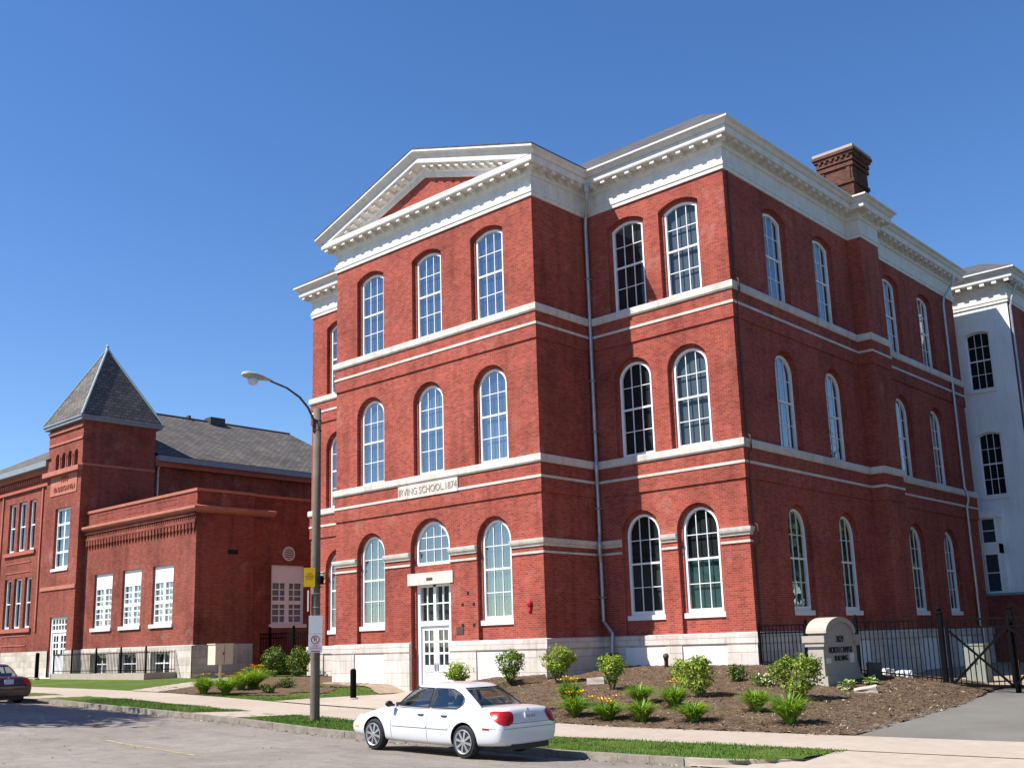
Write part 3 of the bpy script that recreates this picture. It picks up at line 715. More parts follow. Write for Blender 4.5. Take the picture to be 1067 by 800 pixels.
    for F, rs in ((FP, [(XL-.06, -14.15), (-12.57, -11.29), (-9.39, -8.2), (-6.62, XR+.06)]), (FW, [(-5.2, -4.5), (-3.02, -2.44), (-.92, .06)]), (FW, [(XW-.05, -19.5), (-18.0, XL-.08)]), (FR, [(.0, 2.2), (3.75, 5.65), (7.2, PY0-.08), (PY1+.08, 11.4), (13.0, 14.75), (16.3, LB)])):
        for a, b in rs: fo.fbox(F, a, b, .055, .105, -.4, 1.47)
    for F, cs in ((FP, (pav[0], pav[2])), (FW, wing), (FR, right)):
        for c in cs: fo.fbox(F, c-.80, c+.80, .055, .066, .3, 1.46, 1)
    fo.build('foundation', ['limestone_blocks', 'white_panel'], root)
    bc = MB()
    for zb, zt in ((7.07, Z1), (11.87, Z2)):
        sweep(bc, FOOT, [(0, zb+.02), (.08, zb+.02), (.11, zb+.07), (.11, zt-.04), (.10, zt), (-.05, zt+.004)])
    bc.build('belt_course', 'band_stone', root)
    sc = MB()
    for z in (6.66, 11.5): sweep(sc, FOOT, [(.02, z-.04), (.068, z-.04), (.068, z+.04), (.02, z+.04)])
    sc.build('string_course', 'band_stone', root)
    segs = [[(XL, -1), (XL, PV), (-14.10, PV)], [(-12.62, PV), (-11.29, PV)], [(-9.39, PV), (-8.165, PV)], [(-6.675, PV), (XR, PV), (XR, 0), (-4.505, 0)], [(-3.015, 0), (-2.435, 0)], [(-.945, 0), (0, 0), (0, .14)], [(-18.0, 0), (XL, 0)], [(XW, .2), (XW, 0), (-19.5, 0)]]
    for p in segs:
        im = MB()
        sweep(im, p, [(.0, 4.54), (.04, 4.55), (.05, 4.62), (.09, 4.64), (.11, 4.70), (.12, 4.77), (.0, 4.79)], closed=False)
        sweep(im, p, [(.0, 4.33), (.035, 4.33), (.04, 4.39), (.0, 4.40)], closed=False)
        im.build('impost', 'band_stone', root)
    # cornice
    co = MB()
    A = [(.0, ZT-.02), (.05, ZT-.02), (.05, 15.87), (.075, 15.88), (.075, 16.0), (.03, 16.02), (.03, 16.44), (.08, 16.46), (.12, 16.56), (.12, 16.70), (.42, 16.70), (.44, 16.74), (.44, 16.92), (.30, 16.93)]
    sweep(co, FOOT, A)
    sweep(co, FOOT, [(.40, 16.925), (.46, 16.93), (.50, 16.97), (.54, 17.03), (.60, 17.07), (.62, 17.08), (.62, 17.14), (.0, 17.20)], skip=(3,))
    sweep(co, [(XL-.4, PV), (XR+.4, PV)], [(0, 16.93), (.43, 16.925), (.0, 17.0)], closed=False)
    def mod(F, u0, u1, step=.52):
        n = max(1, round((u1-u0)/step))
        for k in range(n+1):
            u = u0+(u1-u0)*k/n
            co.fbox(F, u-.085, u+.085, .11, .39, 16.595, 16.702); co.fbox(F, u-.07, u+.07, .11, .24, 16.55, 16.601)
    FBk = frame((0, 0, 0), (0, 1, 0), (1, 0, 0)); FL2 = frame((XW, 0, 0), (0, -1, 0), (-1, 0, 0)); FPL = frame((XL, 0, 0), (0, -1, 0), (-1, 0, 0))
    mod(FP, XL-.2, XR+.2); mod(FW, XR+.6, .2); mod(FW, XW-.2, XL-.6); mod(FS, PV+.28, -.62); mod(FR, .3, PY0-.6); mod(FR, PY1+.6, LB); mod(FPi, PY0+.2, PY1-.2); mod(FL2, -5, -.3)
    # pediment over the bay
    xa, za_, xe = (XL+XR)/2, 18.90, .62
    ends = [(XL-xe, 17.13), (xa, za_), (XR+xe, 17.13)]
    slope = (za_-17.13)/(xa-(XL-xe))
    pm = MB()
    prof = [(-.05, -.86), (.05, -.86), (.06, -.66), (.10, -.64), (.12, -.56), (.12, -.52), (.42, -.46), (.44, -.44), (.44, -.27), (.46, -.26), (.50, -.20), (.54, -.13), (.60, -.08), (.62, -.07), (.62, 0), (.30, .02)]
    for (x0, z0), (x1, z1) in zip(ends, ends[1:]):
        for (o0, h0), (o1, h1) in zip(prof, prof[1:]):
            a, b = ((x0, z0), (x1, z1))
            pts = []
            for (x, z), o, h in ((a, o0, h0), (b, o0, h0), (b, o1, h1), (a, o1, h1)):
                zz = z+h
                pts.append((x, PV-o, zz))
            # nothing hangs below the horizontal corona
            if max(p[2] for p in pts) < 16.9: continue
            if min(p[2] for p in pts) < 16.9:
                # clip at 16.9
                out = []
                for i in range(4):
                    p, q = pts[i], pts[(i+1) % 4]
                    if p[2] >= 16.9: out.append(p)
                    if (p[2]-16.9)*(q[2]-16.9) < 0:
                        t = (16.9-p[2])/(q[2]-p[2]); out.append(tuple(p[k]+(q[k]-p[k])*t for k in range(3)))
                pts = out
            if len(pts) >= 3: pm.face(pts)
    nm = 11
    for side in (0, 1):
        for k in range(nm):
            t = (k+.5)/nm
            x = (XL+.35)+(xa-.15-XL-.35)*t if side == 0 else (XR-.35)+(xa+.15-XR+.35)*t
            zt = za_-slope*abs(x-xa)-.475
            if zt-.2 < 16.95: continue
            s1 = slope*.10*(1 if side == 0 else -1)
            y0, y1 = PV-.40, PV-.10
            w7 = .075; s1 *= .75; y0 = PV-.375; pm.hexa([(x-w7, y0, zt-.10-s1), (x+w7, y0, zt-.10+s1), (x+w7, y1, zt-.14+s1), (x-w7, y1, zt-.14-s1), (x-w7, y0, zt-s1), (x+w7, y0, zt+s1), (x+w7, y1, zt+s1), (x-w7, y1, zt-s1)])
    pmo = pm.build('pediment', 'cornice_paint', root)
    ty = MB(); ty.face([(XL, PV+.02, 16.9), (XR, PV+.02, 16.9), (XR, PV+.02, 17.25), (xa, PV+.02, za_-.2), (XL, PV+.02, 17.25)])
    ty.build('tympanum', 'brick', pmo)
    co.build('cornice', 'cornice_paint', root)
    # roof: hipped slopes to a flat deck, a gable over the bay
    rf = MB(); e, dk, zd = .60, 1.56, 18.72
    E = [(XW-e, -e, 17.16), (e, -e, 17.16), (e, LB+e, 17.16), (XW-e, LB+e, 17.16)]; Dk = [(XW+dk, dk, zd), (-dk, dk, zd), (-dk, LB-dk, zd), (XW+dk, LB-dk, zd)]
    for i in range(4): j = (i+1) % 4; rf.face([E[i], E[j], Dk[j], Dk[i]])
    rf.face(Dk)
    y0, y1 = PV-.63, 6.0
    for s in (0, 1):
        (xa0, z0), (xb0, z1) = ends[s], ends[s+1]
        rf.hexa([(xa0, y0, z0+.003), (xb0, y0, z1+.003), (xb0, y1, z1+.003), (xa0, y1, z0+.003), (xa0, y0, z0+.05), (xb0, y0, z1+.05), (xb0, y1, z1+.05), (xa0, y1, z0+.05)])
    rf.box((-.3, PY0-.2, 17.1), (PQ+.55, PY1+.2, 17.19))
    rfo = rf.build('roof', 'roof_flat', root)
    ch = MB(); x0, x1, y0, y1 = -.87, .43, 8.72, 10.05
    ch.box((x0, y0, 17.0), (x1, y1, 18.86))
    for k, (o, za, zb) in enumerate(((.05, 18.0, 18.12), (.06, 18.66, 18.80), (.08, 18.86, 19.0), (.13, 19.08, 19.18), (.18, 19.18, 19.3), (.15, 19.3, 19.42))): ch.box((x0-o, y0-o, za+.003*k), (x1+o, y1+o, zb), 0 if k < 5 else 1)
    ch.box((x0-.07, y0-.07, 18.99), (x1+.07, y1+.07, 19.09))
    for k in range(6):
        u = x0+.05+k*.22; ch.box((u, y0-.125, 19.0), (u+.11, y0-.06, 19.079)); u = y0+.05+k*.22; ch.box((x1+.06, u, 19.0), (x1+.125, u+.11, 19.079))
    for a, b, c, d_ in ((x0+.08, x0+.22, 18.13, 18.62), (x1-.22, x1-.08, 18.13, 18.62)): ch.box((a, y0-.04, c), (b, y0+.01, d_))
    ch.box((-.35, y0-.012, 17.3), (-.05, y0+.02, 17.85), 2)
    ch.box((-.3, 9.3, 19.4), (-.26, 9.34, 19.7), 2); ch.box((-.4, 9.28, 19.66), (-.16, 9.36, 19.76), 2)
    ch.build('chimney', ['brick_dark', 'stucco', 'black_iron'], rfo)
    # downpipes
    def pipe(pts, r, mat='galvanised', straps=()):
        m = MB(); m.tube(pts, r, 8)
        for z in straps:
            p = min(pts, key=lambda q: abs(q[2]-z)); 
        m.build('downspout', mat, root)
    px, py = XR+.16, -.16
    m = MB(); m.lathe((XR+.5, -.5, 16.35), [(.02, 0), (.09, .05), (.11, .25), (.13, .3)], 8); m.tube([(XR+.5, -.5, 16.5), (XR+.48, -.46, 16.2), (XR+.2, -.2, 15.7), (px-.02, py, 15.4), (px-.02, py, 7.6), (px+.05, py-.1, 7.2), (px+.05, py-.1, 6.9), (px-.02, py, 6.6), (px-.02, py, 5.0), (px+.03, py-.1, 4.7), (px+.03, py-.1, 4.4), (px-.02, py, 4.1), (px-.02, py, 2.3), (px+.35, py-.06, 1.9), (px+.35, py-.12, 1.5), (px+.35, py-.12, .7)], .06, 8)
    for z in (13.5, 10.0, 8.3, 5.8, 3.0): m.box((px-.1, py-.07, z), (px+.06, py+.1, z+.05))
    m.build('downspout', 'galvanised', root)
    pipe([(.55, 17.9, 16.6), (.5, 17.9, 16.3), (.14, 17.6, 15.6), (.11, 17.55, 15.3), (.11, 17.55, 7.4), (.2, 17.55, 7.2), (.2, 17.55, 6.9), (.11, 17.55, 6.6), (.11, 17.55, 1.9), (.2, 17.55, 1.7), (.2, 17.55, .4)], .055)
    pipe([(.05, .2, 15.72), (.05, .2, 12.3), (.16, .2, 12.2), (.16, .2, 11.85), (.05, .2, 11.7), (.05, .2, 7.5), (.16, .2, 7.4), (.16, .2, 7.0), (.05, .2, 6.9), (.05, .2, 4.9), (.18, .2, 4.8), (.18, .2, 4.3), (.05, .2, 4.2), (.05, .2, 1.8)], .03, 'rust_pipe')
    # name stone
    m = MB(); m.fbox(FP, -11.8, -8.9, .0, .085, 6.61, 7.068)
    pl = m.build('name_stone', 'band_stone', root)
    textmesh('lettering', 'IRVING SCHOOL.1874', .34, basis(FP(-10.35, .086, 6.83), (1, 0, 0), (0, 0, 1)), 'lettering_stone', pl, .012, sx=.86)
    # small vent pipes at the foot of the right wing, plaque by the door
    m = MB(); m.fbox(FP, -9.14, -8.82, 0, .02, 2.03, 2.26); m.build('wall_plaque', 'arm_brown', root)
    for dx, dz in ((0, 0), (-.25, -.35), (.25, -.35), (-.25, -1.0), (.25, -1.0)):
        m = MB(); m.fbox(FP, -8.6+dx-.05, -8.6+dx+.05, -.01, .01, 3.25+dz, 3.35+dz); m.build('anchor_hole', 'dark_interior', root)
    return root
main_building()

# ================================================================== REAR WING (white painted) ON THE RIGHT
def rear_wing():
    root = empty('rear_wing', (-1, 24, 0), 'white painted rear wing with dark twelve pane windows beyond the downspout at the right', 'building')
    y, x1 = 20.7, 1.75; F = frame((0, y, 0), (1, 0, 0), (0, -1, 0)); FE = frame((x1, 0, 0), (0, 1, 0), (1, 0, 0))
    w = MB(); w2 = MB()
    c = .30; ops = [(c-.5, c+.5, 12.05, 14.55, .12), (c-.47, c+.47, 7.35, 10.0, .12)]
    facade(w, F, -8, x1, 3.0, 16.0, []) if False else None
    facade(w, F, -8, x1, 0, 11.5, [ops[1]]); facade(w, F, -8, x1, 11.5, 16.0, [ops[0]])
    for o in ops:
        ol = outline(*o); reveal(w, F, ol, ol, 0, -.25)
        wi = window(root, F, o[0], o[1], o[2], o[3], o[4], -.12, [('dark_interior', 1)], cols=3, rows=4, fw=.05, rail=.06, sill=(o[0]-.1, o[1]+.1, o[2]-.16, .08))
        tr = MB(); a = outline(o[0], o[1], o[2], o[3], o[4]); b = outline(o[0]-.12, o[1]+.12, o[2], o[3], o[4]+.12)
        for i in range(1, len(a)-2): tr.face([F(b[i][0], .05, b[i][1]), F(b[i+1][0], .05, b[i+1][1]), F(a[i+1][0], .05, a[i+1][1]), F(a[i][0], .05, a[i][1])]); tr.face([F(b[i][0], .05, b[i][1]), F(b[i][0], 0, b[i][1]), F(b[i+1][0], 0, b[i+1][1]), F(b[i+1][0], .05, b[i+1][1])])
        tr.build('trim', 'painted_wall', wi)
    w.build('wall', 'painted_wall', root)
    facade(w2, FE, y, 36, 0, 16.0, [(24.5, 25.8, 12.05, 14.55, .3)])
    window(root, FE, 24.5, 25.8, 12.05, 14.55, .3, -.1, [('dark_interior', 1)])
    w2.build('brick_flank', 'brick', root)
    co = MB(); path = [(-8, y), (x1, y), (x1, 36)]
    sweep(co, path, [(.0, ZT-.02), (.05, ZT-.02), (.05, 15.87), (.075, 15.88), (.075, 16.0), (.03, 16.02), (.03, 16.44), (.08, 16.46), (.12, 16.56), (.12, 16.70), (.42, 16.70), (.44, 16.74), (.44, 16.92), (.46, 16.93), (.50, 16.97), (.54, 17.03), (.60, 17.07), (.62, 17.08), (.62, 17.14), (-.4, 17.2)], closed=False)
    for k in range(14):
        u = x1+.2-k*.52; co.fbox(F, u-.1, u+.1, .1, .4, 16.57, 16.702)
    for k in range(16):
        u = y-.2+k*.52; co.fbox(FE, u-.1, u+.1, .1, .4, 16.57, 16.702)
    co.build('cornice', 'cornice_paint', root)
    rf = MB(); rf.face([(-8, y-.6, 17.16), (x1+.6, y-.6, 17.16), (x1-1.5, y+2, 18.4), (-8, y+2, 18.4)]); rf.face([(x1+.6, y-.6, 17.16), (x1+.6, 36, 17.16), (x1-1.5, 36, 18.4), (x1-1.5, y+2, 18.4)]); rf.build('roof', 'roof_flat', root)
    m = MB(); m.tube([(x1+.5, y+.15, 16.6), (x1+.2, y+.1, 15.9), (x1+.09, y+.08, 15.5), (x1+.09, y+.08, 3.0)], .055, 8); m.build('downspout', 'galvanised', root)
    m = MB(); m.box((-7.5, y+.5, .5), (x1-.5, 35, 16)); m.build('room', 'dark_interior', root)
    # glazed porch against the wing
    b = MB(); by = 20.05
    FB = frame((0, by, 0), (1, 0, 0), (0, -1, 0))
    b.box((-1.6, by, 4.85), (.36, y-.003, 5.25)); b.box((-1.7, by-.12, 6.35), (.46, y-.003, 6.62)); b.box((-1.6, by, 3.0), (.36, y-.003, 3.2)); b.box((.30, by+.07, 3.2), (.36, y-.003, 6.35))
    bo = b.build('porch', ['white_paint'], root)
    for za, zb in ((3.2, 4.85), (5.25, 6.35)):
        for a, bb in ((-1.58, -.95), (-.92, -.3), (-.27, .35)):
            m = MB(); 
            for u0, u1, z0, z1 in ((a, a+.06, za, zb), (bb-.06, bb, za, zb), (a+.06, bb-.06, za, za+.06), (a+.06, bb-.06, zb-.06, zb), (a+.06, bb-.06, (za+zb)/2-.02, (za+zb)/2+.02)): m.fbox(FB, u0, u1, -.07, 0, z0, z1)
            m.fbox(FB, a+.06, bb-.06, -.05, -.04, za+.06, zb-.06, 1)
            m.build('porch_window', ['white_frame', 'blind_grey'], bo)
    # brick wall closing the yard
    m = MB(); m.box((-1.7, 19.3, 0), (16, 19.7, 3.05)); m.box((-1.7, 19.25, 3.05), (16, 19.75, 3.15), 1)
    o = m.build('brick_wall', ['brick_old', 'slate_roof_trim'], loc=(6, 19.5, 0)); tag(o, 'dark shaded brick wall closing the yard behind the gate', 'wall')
rear_wing()

# ================================================================== OLD SCHOOL WITH TOWER ON THE LEFT
def old_school():
    root = empty('old_school', (-30, 2, .6), 'older red brick school on the left with pyramid roofed tower and low flat roofed wing', 'school')
    YF, XB, XT0, XT1, YT = -3.0, -24.4, -38.1, -34.35, -3.4
    F = frame((0, YF, 0), (1, 0, 0), (0, -1, 0)); FE = frame((XB, 0, 0), (0, 1, 0), (1, 0, 0)); FT = frame((0, YT, 0), (1, 0, 0), (0, -1, 0)); FTE = frame((XT1, 0, 0), (0, 1, 0), (1, 0, 0))
    w = MB(); st = MB()
    xb0 = XT1
    wins = [(-33.25, -31.5), (-30.55, -28.85), (-27.85, -26.12)]
    facade(w, F, xb0, XB, 2.0, 8.45, [(a, b, 2.96, 5.46, 0) for a, b in wins])
    bw = [(-33.2, -31.6), (-30.5, -28.9), (-27.7, -26.1)]
    facade(st, F, xb0, XB, .2, 2.0, [(a, b, .85, 1.76, 0) for a, b in bw], w=.06)
    st.face([F(xb0, .06, 2.0), F(XB+.06, .06, 2.0), F(XB, -.02, 2.04), F(xb0, -.02, 2.04)])
    for (a, b) in wins:
        ol = outline(a, b, 2.96, 5.46, 0); reveal(w, F, ol, ol, 0, -.3)
        window(root, F, a, b, 2.96, 5.46, 0, -.1, [('blind_white', 1)], cols=4, rows=6, meet=False, cross=.19, top_panel=.62, fw=.1, rail=.1, sill=(a-.1, b+.1, 2.8, .08), mb_w=.045)
    for (a, b) in bw:
        ol = outline(a, b, .85, 1.76, 0); reveal(st, F, ol, ol, .06, -.25)
        window(root, F, a, b, .85, 1.76, 0, -.12, [('dark_interior', 1)], cols=2, rows=2, meet=False, fw=.05, rail=.06, mb_w=.05)
    # right flank of the low wing, stepping back a little
    facade(w, FE, YF, -.15, 2.0, 8.45, []); facade(st, FE, YF-.06, -.15, .2, 2.0, [], w=.06); st.face([FE(YF-.06, .06, 2.0), FE(-.15, .06, 2.0), FE(-.15, 0, 2.03), FE(YF, 0, 2.03)])
    FE2 = frame((XB-.22, 0, 0), (0, 1, 0), (1, 0, 0))
    ow = (.95, 2.75, 2.84, 5.46, 0)
    facade(w, FE2, -.15, 13, .2, 8.44, [ow]); w.face([FE2(-.15, 0, .2), FE2(-.15, .22, .2), FE2(-.15, .22, 8.45), FE2(-.15, 0, 8.45)])
    ol = outline(*ow); reveal(w, FE2, ol, ol, 0, -.3)
    window(root, FE2, ow[0], ow[1], ow[2], ow[3], 0, -.08, [('blind_white', 1)], cols=4, rows=6, meet=False, cross=.22, top_panel=.68, fw=.12, rail=.1, mb_w=.05, sill=(ow[0]-.1, ow[1]+.1, 2.68, .07))
    w.face([(XB-.22, 13, .2), (-45, 13, .2), (-45, 13, 8.4), (XB-.22, 13, 8.4)])
    # corbel tables and cornice of the low wing
    cb = MB()
    for k in range(64):
        u = xb0+.12+k*.155; cb.fbox(F, u, u+.08, .0, .07, 7.24, 7.42)
    for k in range(36):
        u = xb0+.1+k*.275; cb.fbox(F, u, u+.17, .0, .08, 6.86, 7.1); cb.fbox(F, u+.05, u+.12, .0, .06, 6.70, 6.86)
    cb.fbox(F, xb0, XB, 0, .09, 7.1, 7.24); cb.fbox(F, xb0, XB, 0, .12, 7.42, 7.56)
    for a, b in ((-33.3, -31.7), (-30.6, -28.9), (-27.8, -26.1)): cb.fbox(F, a, b, 0, .012, 8.02, 8.07); cb.fbox(F, a, b, 0, .014, 8.26, 8.30)
    cb.build('corbel_table', 'brick_old', root)
    cn = MB(); sweep(cn, [(xb0, YF), (XB, YF), (XB, .85)], [(0, 7.54), (.2, 7.6), (.28, 7.68), (.28, 7.78), (0, 7.86)], closed=False)
    sweep(cn, [(xb0, YF), (XB, YF), (XB, -.15), (XB-.22, -.15), (XB-.22, 13)], [(-.3, 8.44), (.05, 8.44), (.06, 8.56), (-.3, 8.58)], closed=False)
    cn.build('cornice', 'red_stone', root)
    rf = MB(); rf.face([(xb0-10, YF+.2, 8.3), (XB-.2, YF+.2, 8.3), (XB-.2, 13, 8.3), (xb0-10, 13, 8.3)]); rf.build('flat_roof', 'roof_flat', root)
    m = MB(); m.fbox(FE, -1.45, -.95, -.02, .01, 5.82, 6.02); m.build('wall_vent', 'dark_interior', root)
    m = MB(); 
    for k in range(20):
        a0, a1 = 2*math.pi*k/20, 2*math.pi*(k+1)/20; c = (1.85, 5.98)
        P = lambda r, a, ww: FE2(c[0]+r*math.cos(a), ww, c[1]+r*math.sin(a))
        m.face([P(.33, a0, .05), P(.33, a1, .05), P(.26, a1, .05), P(.26, a0, .05)]); m.face([P(.33, a0, 0), P(.33, a1, 0), P(.33, a1, .05), P(.33, a0, .05)])
    for k in range(-2, 3):
        hwid = math.sqrt(.26**2-(k*.1)**2); m.fbox(FE2, c[0]-hwid, c[0]+hwid, .005, .045, c[1]+k*.1-.022, c[1]+k*.1+.022)
    m.build('round_louvre', 'cornice_paint', root)
    # tower
    tw = (-36.95, -35.3); 
    dr = (-36.85, -35.05)
    facade(w, FT, XT0, XT1, 2.0, 5.0, [(dr[0], dr[1], 2.0, 3.6, 0)]); facade(st, FT, XT0-.05, XT1+.05, .2, 2.0, [(dr[0], dr[1], .2, 2.0, 0)], w=.06)
    facade(w, FT, XT0, XT1, 5.0, 10.6, [(tw[0], tw[1], 5.95, 8.95, 0)]); 
    ac = [(-37.25+k*.68, -37.25+k*.68+.40, 10.92, 11.55, .2) for k in range(4)]
    facade(w, FT, XT0, XT1, 10.6, 13.2, ac)
    for o in ac: ol = outline(*o); reveal(w, FT, ol, ol, 0, -.35); w.face([FT(o[0]-.02, -.34, o[2]), FT(o[1]+.02, -.34, o[2]), FT(o[1]+.02, -.34, 11.8), FT(o[0]-.02, -.34, 11.8)], 2)
    facade(w, FTE, YT, .45, .2, 13.2, []); st.face([FTE(YT-.05, .05, .2), FTE(YF, .05, .2), FTE(YF, .05, 2.0), FTE(YT-.05, .05, 2.0)])
    w.face([(XT0, .45, .2), (XT0, YT, .2), (XT0, YT, 13.2), (XT0, .45, 13.2)]); w.face([(XT1, .45, .2), (XT0, .45, .2), (XT0, .45, 13.2), (XT1, .45, 13.2)])
    for o in ((tw[0], tw[1], 5.95, 8.95, 0), (dr[0], dr[1], .75, 3.6, 0)): ol = outline(*o); reveal(w, FT, ol, ol, 0.0, -.3)
    window(root, FT, tw[0], tw[1], 5.95, 8.95, 0, -.12, [('blind_teal', .5), ('blind_pale', .5)], cols=2, rows=4, fw=.12, mb_w=.1, sill=(tw[0]-.08, tw[1]+.08, 5.82, .06))
    tb = MB(); tb.box((XT0-.06, YT-.25, 10.62), (XT1+.1, YT-.002, 10.85)); tb.build('arcade_sill', 'red_stone', root); tb = MB(); tb.fbox(FT, XT0+.5, XT1-.4, .0, .03, 9.62, 10.6); tb.fbox(FT, XT0, XT1, 0, .05, 4.92, 5.1); tb.fbox(FT, XT0, XT1, 0, .05, 12.2, 12.3); tb.fbox(FT, XT0, XT1, 0, .08, 12.8, 12.95)
    for k in range(3):
        cl = MB(); cl.lathe((-36.72+k*.68, YT-.0, 10.92), [(.08, 0), (.06, .1), (.055, .5), (.09, .62)], 8); cl.build('colonnette', 'red_stone', root)
    t2 = MB(); t2.fbox(FTE, YT, .45, 0, .04, 10.86, 10.97); t2.build('tower_string', 'red_stone', root)
    tbo = tb.build('tower_band', 'red_stone', root)
    textmesh('lettering', '1895', .42, basis(FT(-36.1, .035, 10.38), (1, 0, 0), (0, 0, 1)), 'terracotta', tbo, .03)
    textmesh('lettering', 'KINDERGARTEN', .36, basis(FT(-36.05, .035, 9.9), (1, 0, 0), (0, 0, 1)), 'terracotta', tbo, .03, sx=.85)
    # tower door
    d = MB(); a, b = dr
    d.fbox(FT, a, a+.12, -.2, -.08, .75, 3.6); d.fbox(FT, b-.12, b, -.2, -.08, .75, 3.6); d.fbox(FT, a+.12, b-.12, -.2, -.08, 3.48, 3.6); d.fbox(FT, a+.12, b-.12, -.2, -.08, 2.86, 2.98)
    for k in range(1, 5): u = a+.12+(b-a-.24)*k/5; d.fbox(FT, u-.03, u+.03, -.19, -.09, 2.98, 3.48)
    d.fbox(FT, a+.12, b-.12, -.19, -.092, 3.2, 3.25)
    fr = d.build('door_frame', 'white_frame', root)
    g = MB(); g.face([FT(a, -.16, 2.9), FT(b, -.16, 2.9), FT(b, -.16, 3.55), FT(a, -.16, 3.55)]); g.build('pane', 'dark_interior', fr)
    c = (a+b)/2
    for u0, u1 in ((a+.125, c-.005), (c+.005, b-.125)):
        d = MB(); s = .12; d.fbox(FT, u0, u0+s, -.18, -.12, .78, 2.855); d.fbox(FT, u1-s, u1, -.18, -.12, .78, 2.855); d.fbox(FT, u0+s, u1-s, -.18, -.12, .78, 1.78); d.fbox(FT, u0+s, u1-s, -.18, -.12, 2.7, 2.855)
        m_ = (u0+u1)/2; d.fbox(FT, m_-.03, m_+.03, -.18, -.122, 1.78, 2.7)
        for z in (2.08, 2.38): d.fbox(FT, u0+s, u1-s, -.18, -.124, z-.03, z+.03)
        do = d.build('door', 'white_frame', root)
        g = MB(); g.face([FT(u0+s, -.16, 1.78), FT(u1-s, -.16, 1.78), FT(u1-s, -.16, 2.7), FT(u0+s, -.16, 2.7)]); g.build('pane', 'dark_interior', do)
        g = MB(); hx = u1-.05 if u0 < c-.1 else u0+.05; g.fbox(FT, hx-.03, hx+.03, -.12, -.07, 1.72, 1.85); g.build('handle', 'galvanised', do)
    stp = MB(); stp.box((-37.2, -4.2, .3), (-34.7, YT-.07, .74)); stp.build('doorstep', 'band_stone', root)
    # tower roof
    tr = MB(); ex, ey, za = .26, .26, 13.32
    x0, x1, y0, y1 = XT0-ex, XT1+ex, YT-ey, .45+ey; ap = ((x0+x1)/2, (y0+y1)/2, 17.45)
    C4 = [(x0, y0, za), (x1, y0, za), (x1, y1, za), (x0, y1, za)]
    for i in range(4): tr.face([C4[i], C4[(i+1) % 4], ap])
    tro = tr.build('tower_roof', 'shingles', root)
    ed = MB(); ed.box((x0+.02, y0+.02, 13.1), (x1-.02, y1-.02, 13.32)); ed.box((x0-.03, y0-.03, 13.24), (x1+.03, y1+.03, 13.315))
    ed.build('eaves', 'slate_roof_trim', tro)
    hp = MB()
    for c4 in C4: hp.tube([(c4[0], c4[1], c4[2]+.02), (ap[0], ap[1], ap[2]+.03)], .055, 6)
    hp.lathe((ap[0], ap[1], ap[2]-.05), [(.12, 0), (.07, .15), (.09, .22), (.03, .32)], 8); hp.build('hip_flashing', 'verdigris', tro)
    # main block: front to the left of the tower, flank behind the low wing
    XE, XL0 = XT1-.25, -51
    trip = []
    for z0, z1 in ((7.25, 9.88), (3.22, 5.82)):
        for a, b in ((-43.45, -42.6), (-42.25, -41.3), (-40.95, -40.15)): trip.append((a, b, z0, z1))
        for a, b in ((-48.4, -47.5), (-47.15, -46.2), (-45.85, -45.0)): trip.append((a, b, z0, z1))
    for za, zb, zz in ((2.0, 6.5, 3.22), (6.5, 11.3, 7.25)):
        facade(w, F, XL0, XT0, za, zb, [(a, b, z0, z1, 0) for a, b, z0, z1 in trip if z0 == zz])
    facade(st, F, XL0, XT0, .2, 2.0, [], w=.06)
    for a, b, z0, z1 in trip:
        ol = outline(a, b, z0, z1, 0); reveal(w, F, ol, ol, 0, -.3)
        window(root, F, a, b, z0, z1, 0, -.12, [('blind_teal', .45), ('blind_grey', .55)], cols=1, rows=2, fw=.1, rail=.1)
    bd = MB()
    for x0_ in (-43.7, -48.65):
        for z in (7.02, 3.0): bd.fbox(F, x0_, x0_+3.8, 0, .1, z, z+.2)
        for z in (6.1, 2.3):
            for zz in (z, z+.5): bd.fbox(F, x0_+.3, x0_+3.3, 0, .03, zz, zz+.06)
    bd.fbox(F, XL0, XT0, 0, .12, 10.4, 10.55); bd.fbox(F, XL0, XT0, 0, .2, 11.05, 11.3)
    for k in range(44): u = XT0-.25-k*.29; bd.fbox(F, u-.16, u, 0, .1, 10.75, 10.95)
    for u in (-39.4, -44.3): bd.fbox(F, u, u+.14, 0, .07, 3.0, 10.4)
    bd.build('stone_band', 'terracotta', root)
    ow2 = [(XE, .45, .2), (XE, 15, .2), (XE, 15, 11.6), (XE, .45, 11.6)]; w.face(ow2); w.face([(XE, 15, .2), (XL0, 15, .2), (XL0, 15, 11.5), (XE, 15, 11.5)]); w.face([(XL0, 15, .2), (XL0, YF, .2), (XL0, YF, 11.5), (XL0, 15, 11.5)])
    ro = MB(); x0, x1, y0, y1, za = XL0+.5, XE+.55, YF-.5, 15.5, 11.62
    zr = 15.35; rx0, rx1 = -44.4, -40.1; ry0, ry1 = 3.4, 12.9
    C4 = [(x0, y0, za), (x1, y0, za+.15), (x1, y1, za+.15), (x0, y1, za)]; Rg = [(rx0-.3, ry0, zr), (rx1, ry0, zr), (rx1, ry1, zr), (rx0-.3, ry1, zr)]
    ks = (zr-za-.15)/(x1-rx1); kf = (zr-za)/(ry0-y0); xd, xf_ = XT1-.3, XT0+.3
    Dp = (xd, .42, za+.15+(x1-xd)*ks); Fp = (xf_, .3, za+(.3-y0)*kf)
    ro.face([(x1, .46, za+.15), C4[2], Rg[2], Rg[1], Dp]); ro.face([C4[0], (xf_, y0, za), Fp, Rg[1], Rg[0]]); ro.face([Rg[1], Fp, Dp])
    for i in (2, 3): ro.face([C4[i], C4[(i+1) % 4], Rg[(i+1) % 4], Rg[i]])
    ro.face(Rg); roo = ro.build('roof', 'shingles', root)
